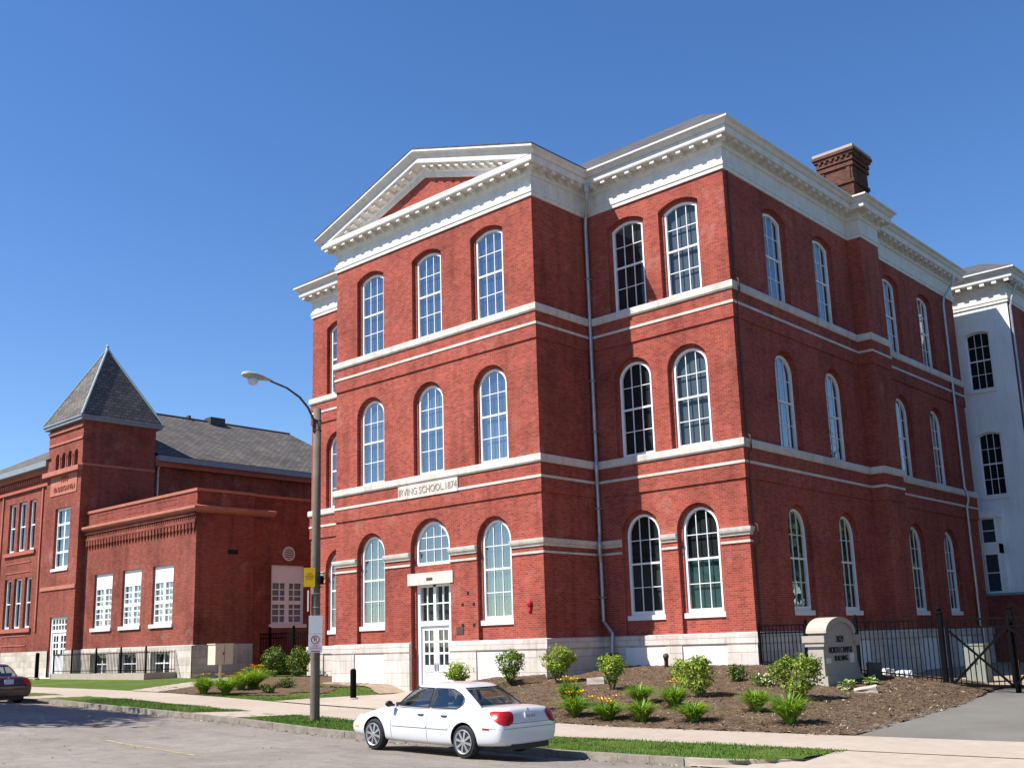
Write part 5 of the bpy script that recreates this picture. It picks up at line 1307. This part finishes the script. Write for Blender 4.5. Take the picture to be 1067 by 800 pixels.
def fence():
    r = empty('iron_fence', (2.6, -.1, .6), 'black iron picket fence running from the school corner to the gate', 'fence')
    y = -.12; gz = lambda x: float(yard_z(x, y))
    m = MB()
    for x in np.arange(.22, 5.1, .115): m.box((x-.009, y-.009, gz(x)+.05), (x+.009, y+.009, 1.98))
    m.build('pickets', 'black_iron', r)
    m = MB()
    for z in (1.75, 1.95): m.box((.12, y-.018, z), (5.08, y+.018, z+.035))
    for a, b in zip(np.linspace(.12, 5.08, 9), np.linspace(.12, 5.08, 9)[1:]): m.hexa([(a, y-.015, gz(a)+.1), (b, y-.015, gz(b)+.1), (b, y+.015, gz(b)+.1), (a, y+.015, gz(a)+.1), (a, y-.015, gz(a)+.13), (b, y-.015, gz(b)+.13), (b, y+.015, gz(b)+.13), (a, y+.015, gz(a)+.13)])
    m.build('rails', 'black_iron', r)
    for x, h, w in ((.14, 2.0, .03), (1.55, 2.05, .035), (2.98, 2.08, .04)):
        m = MB(); m.box((x-w, y-w, gz(x)-.2), (x+w, y+w, h)); m.lathe((x, y, h), [(w, 0), (w*1.4, .02), (w*.7, .06), (.01, .1)], 8); m.build('post', 'black_iron', r)
    m = MB(); x = 5.16; m.box((x-.055, y-.055, gz(x)-.2), (x+.055, y+.055, 2.10)); m.box((x-.07, y-.07, 2.10), (x+.07, y+.07, 2.14)); m.lathe((x, y, 2.17), [(.06, 0), (.08, .05), (.02, .11)], 8); m.build('gate_post', 'black_iron', r)
    g = empty('sliding_gate', (7, -.12, .2), 'black iron driveway gate with crossed braces and a heavy round rail', 'gate')
    x0, x1, zb, zt = 5.27, 10.2, .34, 1.97
    m = MB(); m.box((x0, y-.03, zb), (x1, y+.03, zb+.06)); m.box((x0, y-.03, zt-.05), (x1, y+.03, zt)); m.box((x0, y-.025, zt-.24), (x1, y+.025, zt-.20))
    for x in (x0, 6.72, 8.2, 9.6, x1-.06): m.box((x, y-.035, zb), (x+.07, y+.035, zt))
    m.build('gate_frame', 'black_iron', g)
    m = MB()
    for x in np.arange(x0+.13, x1-.1, .125): m.box((x-.009, y-.01, zb+.06), (x+.009, y+.01, zt-.05))
    m.build('pickets', 'black_iron', g)
    m = MB()
    for a, b in ((x0+.07, 6.72), (6.79, 8.2), (8.27, 9.6)):
        for s in (0, 1):
            p, q = ((a, zb+.06), (b, zt-.26)) if s else ((a, zt-.26), (b, zb+.06))
            dx, dz_ = q[0]-p[0], q[1]-p[1]; L = math.hypot(dx, dz_); nx, nz = -dz_/L*.028, dx/L*.028; yo = -.05-.004*s
            m.hexa([(p[0]-nx, y+yo-.02, p[1]-nz), (q[0]-nx, y+yo-.02, q[1]-nz), (q[0]-nx, y+yo, q[1]-nz), (p[0]-nx, y+yo, p[1]-nz), (p[0]+nx, y+yo-.02, p[1]+nz), (q[0]+nx, y+yo-.02, q[1]+nz), (q[0]+nx, y+yo, q[1]+nz), (p[0]+nx, y+yo, p[1]+nz)])
    m.build('cross_brace', 'black_iron', g)
    m = MB(); x = 6.76; m.box((x-.05, y+.12, .0), (x+.05, y+.24, 2.18)); m.box((x-.07, y+.1, 2.18), (x+.07, y+.26, 2.22)); m.build('guide_post', 'black_iron', g)
    # fence across the passage between the two schools
    r = empty('passage_fence', (-22.4, .2, .7), 'tall black iron fence closing the passage between the two school buildings', 'fence')
    m = MB()
    for x in np.arange(-24.3, -20.6, .12): m.box((x-.012, .2, .6), (x+.012, .224, 2.45))
    for z in (.85, 2.2, 2.38): m.box((-24.35, .19, z), (-20.52, .235, z+.04))
    m.build('pickets', 'black_iron', r)
    for x in (-23.6, -21.9, -20.6):
        m = MB(); m.box((x-.04, .17, .5), (x+.04, .25, 2.7)); m.build('post', 'black_iron', r)
    m = MB(); m.box((-23.0, .14, 1.5), (-22.8, .19, 1.75)); m.build('lock_box', 'galvanised', r)
fence()

def monument():
    x0, x1, y0, y1, zb, zt = 2.80, 3.28, -2.62, -.80, .3, 2.1
    r = empty('monument_sign', (3.0, -1.5, .6), 'buff masonry monument sign with an arched top and dark raised lettering', 'sign')
    m = MB(); F = frame((x1, 0, 0), (0, 1, 0), (1, 0, 0)); c = (y0+y1)/2
    ga, gb, zs, zap = y0+.14, y1-.14, 1.62, 2.02
    prof = [(y0, zb), (y0, 1.50), (ga, 1.50)]+[(ga, 1.66)]+[(c+(ga+.08-c)*math.cos(math.pi*k/16), 1.70+(zap-1.70)*math.sin(math.pi*k/16)) for k in range(17)][0:17]+[(gb, 1.66), (gb, 1.50), (y1, 1.50), (y1, zb)]
    A = [(x0+.05, y, z) for y, z in prof]; B = [(x1-.03, y, z) for y, z in prof]
    n = len(prof)
    for i in range(n-1): m.face([A[i], B[i], B[i+1], A[i+1]])
    m.face(B); m.face(list(reversed(A)))
    body = m.build('body', 'stucco', r)
    m = MB(); 
    for a, b in ((y0-.08, ga+.02), (gb-.02, y1+.08)): m.box((x0-.05, a, 1.50), (x1+.05, b, 1.66)); m.box((x0, a+.03, 1.40), (x1+.02, b-.0, 1.50))
    m.build('cap', 'stucco', r)
    m = MB(); arc = [(c+(ga-.05-c)*math.cos(math.pi*k/20), 1.72+(2.10-1.72)*math.sin(math.pi*k/20)) for k in range(21)]; arc2 = [(c+(ga+.10-c)*math.cos(math.pi*k/20), 1.70+(1.98-1.70)*math.sin(math.pi*k/20)) for k in range(21)]
    for i in range(20):
        P = [(x0-.02, *arc[i]), (x1+.03, *arc[i]), (x1+.03, *arc[i+1]), (x0-.02, *arc[i+1])]; m.face(P)
        m.face([(x1+.03, *arc2[i]), (x1+.03, *arc2[i+1]), (x1+.03, *arc[i+1]), (x1+.03, *arc[i])]); m.face([(x0-.02, *arc[i]), (x0-.02, *arc[i+1]), (x0-.02, *arc2[i+1]), (x0-.02, *arc2[i])])
        m.face([(x0-.02, *arc2[i]), (x0-.02, *arc2[i+1]), (x1+.03, *arc2[i+1]), (x1+.03, *arc2[i])])
    m.face([(x0-.02, *arc[0]), (x0-.02, *arc2[0]), (x1+.03, *arc2[0]), (x1+.03, *arc[0])]); m.face([(x0-.02, *arc2[-1]), (x0-.02, *arc[-1]), (x1+.03, *arc[-1]), (x1+.03, *arc2[-1])])
    m.build('arched_coping', 'stucco', r)
    m = MB(); m.box((x0-.02, y0-.03, .2), (x1+.04, y1+.10, .70)); m.hexa([(x0+.05, y1-.02, .3), (x1-.03, y1-.02, .3), (x1-.03, y1+.32, .3), (x0+.05, y1+.32, .3), (x0+.05, y1-.02, 1.05), (x1-.03, y1-.02, 1.05), (x1-.03, y1+.02, 1.0), (x0+.05, y1+.02, 1.0)]); m.build('plinth', 'stucco', r)
    for body_t, z, sz, sx in (('3829', 1.56, .22, .95), ('NORTH CAMPUS', 1.30, .21, .80), ('BUILDING', 1.10, .18, .9)):
        textmesh('lettering', body_t, sz, basis((x1-.028, c, z), (0, 1, 0), (0, 0, 1)), 'lettering_dark', r, .015, sx=sx)
    m = MB(); m.box((x1-.03, y1-.42, .98), (x1-.015, y1-.2, 1.22)); m.box((x1-.03, y0+.1, 1.0), (x1-.015, y0+.35, 1.12)); m.build('notice', 'sign_white', r)
monument()

def small_things():
    # bollards
    for (x, y, z, h, lab) in ((-8.17, -7.75, .32, .80, 'black bollard on the lawn beside the entrance path'), (-34.35, -5.0, .75, 1.15, 'dark bollard by the white tower door')):
        r = empty('bollard', (x, y, z), lab, 'bollard')
        m = MB(); m.lathe((x, y, z-.1), [(.085, 0), (.085, h+.05), (.075, h+.1), (.03, h+.12)], 16); m.build('post', 'black_iron', r, smooth=False)
        m = MB(); m.lathe((x, y, z-.05), [(.14, 0), (.14, .07), (.11, .09)], 16); m.build('footing', 'g_concrete', r)
    # tan cabinet on a post
    r = empty('utility_cabinet', (-19.7, -4.6, .6), 'tan metal cabinet on a post in the planting by the low wing', 'cabinet')
    m = MB(); m.box((-20.0, -5.0, 1.25), (-19.5, -4.25, 1.98)); m.box((-20.03, -5.03, 1.98), (-19.47, -4.22, 2.01)); m.build('box', 'tan_paint', r)
    m = MB(); m.box((-19.497, -4.62, 1.28), (-19.49, -4.61, 1.95)); m.box((-19.5, -4.68, 1.6), (-19.47, -4.65, 1.68)); m.build('door_gap', 'arm_brown', r)
    m = MB(); m.lathe((-19.75, -4.62, .4), [(.06, 0), (.06, .86)], 10); m.build('post', 'tan_paint', r)
    # alarm bell, pipes, boxes, rocks
    r = empty('alarm_bell', (-6.0, -2.8, 2.84), 'red fire alarm bell on the front wall of the school bay', 'alarm bell')
    m = MB(); m.lathe((0, 0, 0), [(.02, .0), (.11, .0), (.115, .03), (.08, .08), (.02, .10)], 16); m.v = [(-6.0+p[0], PV-p[2], 2.86+p[1]) for p in m.v]; m.build('gong', 'red_paint', r, smooth=False)
    m = MB(); m.box((-6.06, PV-.06, 2.62), (-5.94, PV, 2.75)); m.build('strobe', 'red_paint', r)
    r = empty('standpipe', (-2.7, -.55, .8), 'rusty brown pipe elbow standing against the pale foundation', 'pipe')
    m = MB(); m.tube([(-2.75, -.5, .6), (-2.75, -.5, 1.05), (-2.72, -.55, 1.17), (-2.62, -.7, 1.2)], [.06, .06, .075, .09], 12); m.build('pipe', 'rust_pipe', r, smooth=True)
    r = empty('hose_inlet', (-5.0, -.25, 1.2), 'black twin hose inlet beside the galvanised downspout', 'hose inlet')
    m = MB(); m.tube([(-4.72, -.1, .7), (-4.72, -.3, 1.0), (-4.72, -.3, 1.25)], .05, 10); m.tube([(-4.85, -.42, 1.25), (-4.72, -.3, 1.22), (-4.59, -.42, 1.25)], .075, 10); m.build('pipe', 'black_iron', r)
    def stone(name, x, y, sx, sy, sz, rz, lab, mat='rock', cat='stone', rough=.16):
        bm = bmesh.new(); bmesh.ops.create_cube(bm, size=1.0)
        bmesh.ops.subdivide_edges(bm, edges=bm.edges[:], cuts=2, use_grid_fill=True)
        for vv in bm.verts: vv.co += Vector(rng.normal(0, rough*.25, 3)); vv.co *= 1-rough*.3*(vv.co.length-.5)
        me = bpy.data.meshes.new(name); 
        for fc in bm.faces: fc.smooth = False
        bm.to_mesh(me); bm.free(); me.transform(Matrix.Diagonal((sx, sy, sz, 1))); me.materials.append(MATS[mat])
        o = bpy.data.objects.new(name, me); COL.objects.link(o); o.location = (x, y, float(yard_z(x, y))+sz*.38); o.rotation_euler = (rng.normal(0, .06), rng.normal(0, .06), rz); tag(o, lab, cat)
    stone('stone_slab', 4.4, -3.0, .5, .32, .15, .4, 'flat tan stone slab lying on the mulch in front of the monument sign', 'stucco', 'stone', .08)
    stone('stone_slab', -2.65, -3.9, .52, .34, .2, .2, 'pale stone block lying on the mulch behind the small round shrub', 'stucco', 'stone', .08)
    stone('boulder', 3.5, -.45, .34, .30, .42, .5, 'dark upright boulder between the monument sign and the fence', 'rock_dark', 'boulder', .25)
    stone('boulder', 3.55, .30, .26, .22, .2, .9, 'smaller white boulder just behind the iron fence', 'white_panel', 'boulder', .25)
    stone('boulder', 3.98, .35, .38, .24, .2, .2, 'longer white boulder just behind the iron fence', 'white_panel', 'boulder', .25)
    # yard behind the gate
    r = empty('utility_cabinet', (4.9, 3, .3), 'pale green utility cabinet in the shaded yard behind the gate', 'cabinet')
    m = MB(); m.box((4.62, 2.8, .3), (5.12, 3.3, 1.28)); m.box((4.6, 2.78, 1.28), (5.14, 3.32, 1.32)); m.build('box', 'green_box', r)
    m = MB(); m.box((4.86, 2.794, .4), (4.875, 2.799, 1.22)); m.box((4.9, 2.78, .8), (4.93, 2.799, .95)); m.build('door_gap', 'arm_brown', r)
    r = empty('marker_post', (5.88, 3, .3), 'short orange marker post in the yard behind the gate', 'post')
    m = MB(); m.lathe((5.88, 3, .2), [(.055, 0), (.055, .66), (.02, .7)], 10); m.build('post', 'orange_paint', r)
    # sheltered dark bin by the entrance jamb
small_things()

def leaves(mb, pts, size, mats, flat=.5, nrm=None):
    for i, (p, out) in enumerate(pts):
        n = Vector(out)*.7+Vector(rng.normal(0, .6, 3))+Vector((0, 0, flat)); n.normalize()
        a = Vector(rng.normal(0, 1, 3)); a = (a-n*a.dot(n)).normalized(); b = n.cross(a)
        L = size*rng.uniform(.7, 1.3); w = L*rng.uniform(.4, .6); p = Vector(p)
        mb.face([p-a*L*.5, p+b*w*.5-n*L*.06, p+a*L*.5-n*L*.1, p-b*w*.5-n*L*.06], int(rng.choice(len(mats), p=mats)))
def cloud(c, r, n, shell=.55, lumps=9, gap=0.0):
    L = [(Vector(rng.normal(0, 1, 3)).normalized(), rng.uniform(.3, .62)) for _ in range(lumps)]
    out = []
    while len(out) < n:
        d, rad = L[rng.integers(len(L))]
        q = Vector(rng.normal(0, 1, 3)).normalized(); s = rad*rng.uniform(shell, 1)
        v = d*(1-rad)*.95+q*s
        if v.length > 1.05: continue
        out.append(((c[0]+v.x*r[0], c[1]+v.y*r[1], c[2]+v.z*r[2]), (q+v).normalized()))
    return out
def shrub(x, y, w, h, lab, n=1500, tilt=(0, 0), mats=('leaf_bright', 'leaf_box', 'leaf_dark'), pm=(.45, .40, .15), size=.075, stem=.28, name='shrub', group='shrubs in the mulch bed', cat='shrub', sq=.85):
    z = float(yard_z(x, y)); w *= 1.2; h *= 1.12; n = int(n*1.25)
    r = empty(name, (x, y, z), lab, cat, group)
    cz = z+stem*h+(h*(1-stem))/2; c = (x+tilt[0], y+tilt[1], cz)
    m = MB(); leaves(m, cloud(c, (w/2, w/2*sq, h*(1-stem)/2*1.08), n, .35, 12), size, list(pm), .45)
    # lower fill, narrowing to the foot like a vase
    P = []
    for _ in range(n//4):
        t = rng.uniform(.35, 1); a = rng.uniform(0, 6.28); rr = (w/2)*.62*t*math.sqrt(rng.uniform(.1, 1))
        P.append(((x+tilt[0]*t+rr*math.cos(a), y+tilt[1]*t+rr*math.sin(a), z+(stem*h+.22*h)*t), (math.cos(a), math.sin(a), .3)))
    leaves(m, P, size, list(pm), .4); m.build('foliage', list(mats), r)
    m = MB()
    for k in range(7):
        a = 6.28*k/7+rng.uniform(-.3, .3); q = w*.26
        m.tube([(x+.03*math.cos(a), y+.03*math.sin(a), z-.05), (x+tilt[0]*.4+q*.4*math.cos(a), y+tilt[1]*.4+q*.4*math.sin(a), z+.3*h), (x+tilt[0]+q*math.cos(a), y+tilt[1]+q*math.sin(a), z+.75*h)], [.016, .012, .006], 5)
    m.build('stem', 'bark', r)
def daylily(x, y, h, w, lab, flowers=0, n=170, z=None):
    z = float(yard_z(x, y)) if z is None else z; h *= 1.15*rng.uniform(.92, 1.1); w *= 1.6*rng.uniform(.9, 1.1); n = int(n*2.1)
    r = empty('daylily', (x, y, z), lab, 'daylily', 'daylilies in the mulch beds')
    m = MB()
    for _ in range(n):
        a = rng.uniform(0, 6.28); L = h*rng.uniform(.8, 1.35); lean = rng.uniform(.35, 1.1)*w/2; ww = rng.uniform(.010, .017)
        c, s = math.cos(a), math.sin(a); bx, by = x+c*rng.uniform(0, .10), y+s*rng.uniform(0, .10); prev = None; N_ = 5
        for k in range(N_+1):
            t = k/N_; rad = lean*(t**1.5); zz = z+L*(t-.42*t**3*(lean/(w/2))*1.1)*.85; wd = ww*(1-t**3)+.001
            A = (bx+c*rad-s*wd, by+s*rad+c*wd, zz); B = (bx+c*rad+s*wd, by+s*rad-c*wd, zz)
            if prev: m.face([prev[0], prev[1], B, A], 0 if rng.random() < .8 else 1)
            prev = (A, B)
    m.build('foliage', ['leaf_lily', 'leaf_bright'], r)
    for _ in range(flowers):
        a = rng.uniform(0, 6.28); q = rng.uniform(.05, w*.38); fx, fy, fz = x+q*math.cos(a), y+q*math.sin(a), z+h*rng.uniform(.72, .95)
        m = MB(); m.tube([(x+.05*math.cos(a), y+.05*math.sin(a), z), (fx, fy, fz)], .005, 4)
        so = m.build('flower_stalk', 'leaf_lily', r)
        m = MB()
        for k in range(6):
            b = 6.28*k/6; d = Vector((math.cos(b), math.sin(b), .7)); t = Vector((-math.sin(b), math.cos(b), 0)); o = Vector((fx, fy, fz))
            m.face([o, o+d*.05+t*.03, o+d*.10+Vector((0, 0, -.012)), o+d*.05-t*.03])
        m.build('flower', 'flower_yellow' if rng.random() < .92 else 'flower_orange', so)
def hosta(x, y, w, lab, n=46):
    z = float(yard_z(x, y)); r = empty('hosta', (x, y, z), lab, 'hosta', 'hostas in the mulch bed'); m = MB()
    for _ in range(n):
        a = rng.uniform(0, 6.28); el = rng.uniform(.15, 1.1); L = w*.5*rng.uniform(.7, 1.1); d = Vector((math.cos(a)*math.cos(el), math.sin(a)*math.cos(el), math.sin(el))); t = Vector((-math.sin(a), math.cos(a), 0)); o = Vector((x, y, z+.03))
        p1 = o+d*L*.45; tip = o+d*L+Vector((0, 0, -.3*L*math.cos(el))); mid = o+d*L*.78+Vector((0, 0, -.06*L)); ww = L*.24
        for s in (1, -1): m.face([p1, p1.lerp(mid, .5)+t*ww*s*.72, tip, mid], 0); m.face([p1.lerp(mid, .5)+t*ww*s*.72, p1.lerp(mid, .5)+t*ww*s, tip], 1); m.face([p1, p1.lerp(mid, .5)+t*ww*s, p1.lerp(mid, .5)+t*ww*s*.72], 1)
        m.face([o, p1+t*.008, p1-t*.008], 0)
    m.build('foliage', ['leaf_hosta', 'leaf_hosta_edge'], r)
def planting():
    shrub(-7.5, -4.3, .95, .62, 'low bright green shrub just right of the white entrance doors, above the car roof', 1100, stem=.1)
    shrub(-5.38, -4.4, .95, .98, 'vase shaped shrub on one thick stem against the sunlit foundation', 1200, mats=('leaf_bright', 'leaf_box', 'leaf_dark'), pm=(.25, .4, .35))
    shrub(-3.96, -4.0, 1.12, .98, 'wide yellow green shrub at the corner of the gabled bay, behind the tall daylilies', 1500)
    shrub(-1.38, -4.95, .86, .86, 'small round shrub on a bare stem below the galvanised downspout', 1000, stem=.35)
    shrub(1.5, -5.45, 1.0, .88, 'leaning shrub with white tipped leaves below the right sunlit window', 1500, tilt=(-.12, .12), stem=.15, pm=(.35, .45, .2))
    shrub(.55, -4.4, .72, .70, 'thin leaning shrub merging with the one beside the rusty pipe', 600, tilt=(-.3, .2), stem=.2, pm=(.5, .4, .1))
    shrub(3.65, -4.85, 1.2, 1.02, 'large dense shrub in front of the monument sign', 2000, stem=.1, pm=(.3, .42, .28))
    shrub(1.05, -3.0, .6, .42, 'low dark sprawling plant behind the leaning shrub', 350, stem=0, mats=('leaf_dark', 'leaf_box', 'leaf_dark'), pm=(.4, .3, .3))
    shrub(2.0, -3.3, .8, .3, 'low variegated ground plant left of the large shrub', 350, stem=0, mats=('leaf_box', 'leaf_hosta_edge', 'leaf_dark'), pm=(.45, .2, .35))
    D = [(.15, -8.35, .50, .62, 'front daylily of the tall yellow pair right behind the white car', 4), (-.75, -7.4, .62, .55, 'rear daylily of the tall yellow pair right behind the white car', 6), (1.15, -8.5, .46, .78, 'daylily with a row of yellow blooms by the pavement', 7),
         (.54, -6.45, .50, .74, 'green daylily without blooms higher on the mulch, left of the orange one', 0), (2.0, -8.45, .46, .66, 'green daylily without blooms by the pavement, left of the middle pair', 0),
         (1.67, -6.75, .55, .72, 'daylily with a single orange bloom on the middle of the slope', 2), (3.1, -8.2, .46, .62, 'green daylily by the pavement directly below the leaning shrub', 0), (3.6, -6.6, .46, .66, 'green daylily with yellow tips left of the large shrub', 0), (5.1, -8.0, .58, .80, 'largest green daylily below the large shrub near the driveway', 0)]
    for x, y, h, w, lab, fl in D: daylily(x, y, h, w, lab, fl)
    hosta(3.85, -2.75, .62, 'white edged hosta at the foot of the monument sign'); hosta(3.95, -1.75, .62, 'white edged hosta beside the dark boulder'); hosta(2.9, -3.25, .5, 'small white edged hosta under the left end of the monument sign', 30)
    L = [(-14.1, -8.75, .55, .75, 'leftmost orange daylily in the bed beside the side path', 4), (-13.2, -8.55, .6, .85, 'big orange daylily in front of the tan cabinet', 9), (-14.6, -7.1, .55, .9, 'green daylily right of the tan cabinet', 1), (-15.6, -5.9, .65, 1.05, 'yellow daylily nearest the round evergreen shrubs', 9), (-14.9, -6.5, .6, .9, 'daylily between the green one and the yellow one in the left bed', 5)]
    for x, y, h, w, lab, fl in L: daylily(x, y, h, w, lab, fl, 200)
    shrub(-12.6, -7.5, .7, .28, 'low grey green plant at the near edge of the left bed', 260, stem=0, name='ground_plant', mats=('leaf_dark', 'leaf_box', 'leaf_dark'), pm=(.4, .2, .4)); shrub(-14.2, -5.6, .95, .36, 'low spreading plant behind the daylilies in the left bed', 350, stem=0, mats=('leaf_dark', 'leaf_box', 'leaf_dark'), pm=(.5, .2, .3), name='ground_plant')
    G = 'clipped evergreen shrubs in the passage'
    shrub(-21.6, -.9, 1.2, 1.12, 'round evergreen shrub left of the lamp pole in front of the passage fence', 1800, stem=0, mats=('leaf_box', 'leaf_dark', 'leaf_dark'), pm=(.45, .35, .2), group=G, size=.09); shrub(-19.9, -1.0, 1.1, 1.12, 'round evergreen shrub right of the lamp pole beside the pale foundation', 1600, stem=0, mats=('leaf_box', 'leaf_dark', 'leaf_dark'), pm=(.45, .35, .2), group=G, size=.09)
    shrub(-40.4, -5.9, 2.0, 1.35, 'leafy green shrub behind the maroon car', 1600, stem=0, size=.13, mats=('leaf_box', 'leaf_dark', 'leaf_bright'), pm=(.5, .3, .2), group=None)
    # street tree just outside the frame on the left: its shade lies on the road
    x, y, z = -15.0, -24.2, .3
    r = empty('street_tree', (x, y, z), 'broad leafy street tree across the road, throwing the shade on the asphalt at the left', 'tree')
    m = MB(); m.tube([(x, y, z-.2), (x+.1, y+.3, 2.5), (x+.3, y+1.6, 5.0), (x+.8, y+3.0, 7.2)], [.28, .22, .17, .08], 10)
    for dx, dy in ((3.5, 2.2), (-3.5, 2.8), (1.5, 4.2), (-1.2, 1.0)): m.tube([(x+.2, y+1.2, 4.2), (x+dx*.5, y+dy*.7+.6, 5.9), (x+dx, y+dy+.8, 7.3)], [.13, .09, .04], 8)
    m.build('trunk', 'bark', r)
    m = MB(); leaves(m, cloud((-14.3, -20.7, 7.3), (6.6, 2.7, 2.0), 17000, .1, 34), .31, [.5, .5], .3); m.build('crown', ['leaf_box', 'leaf_dark'], r)
planting()
def east_trees():
    # the tree row on the neighbouring lot, beyond the right edge of the frame: it shades and is mirrored in the flank windows
    proto = None
    for i, (x, y, k, rz) in enumerate(((22.5, -3.5, 1.1, 0), (21.5, 5.5, 1.3, 1.3), (22.5, 14.5, 1.35, 2.4), (21.5, 23.5, 1.3, 3.6), (23.5, 32, 1.35, 5.0), (27, 41, 1.25, .7), (20.5, 50, 1.2, 2.9), (26, 60, 1.25, 4.1), (21, 71, 1.25, 1.9))):
        if proto is None:
            r = empty('shade_tree', (0, 0, 0), 'tall shade tree in the row on the lot east of the driveway, outside the frame', 'tree', 'shade trees east of the driveway')
            m = MB(); m.tube([(0, 0, -.3), (.1, 0, 3), (0, .2, 7), (.2, .1, 12)], [.4, .32, .22, .08], 10)
            for a in range(7): m.tube([(0, .1, 3.2+a*.8), (1.6*math.cos(a*2.1), 1.6*math.sin(a*2.1), 5+a*.8), (3.6*math.cos(a*2.1), 3.6*math.sin(a*2.1), 6.5+a*.9)], [.16, .1, .04], 7)
            m.build('trunk', 'bark', r)
            m = MB(); leaves(m, cloud((0, 0, 8.6), (5.4, 5.4, 6.6), 4200, .2, 34), .62, [.25, .75], .3); m.build('crown', ['leaf_box', 'leaf_dark'], r)
            proto = r; o = r
        else:
            o = proto.copy(); COL.objects.link(o)
            for ch in proto.children: c = ch.copy(); COL.objects.link(c); c.parent = o
        o.location = (x, y, 0); o.scale = (k, k, k); o.rotation_euler = (0, 0, rz)
east_trees()

# the scene above is laid out in units of 1.307 m; bring it to metres
K = 1.0/.765
for o in COL.objects:
    if o.parent is None:
        o.location = Vector(o.location)*K
        if o.type not in ('CAMERA', 'LIGHT'): o.scale = Vector(o.scale)*K
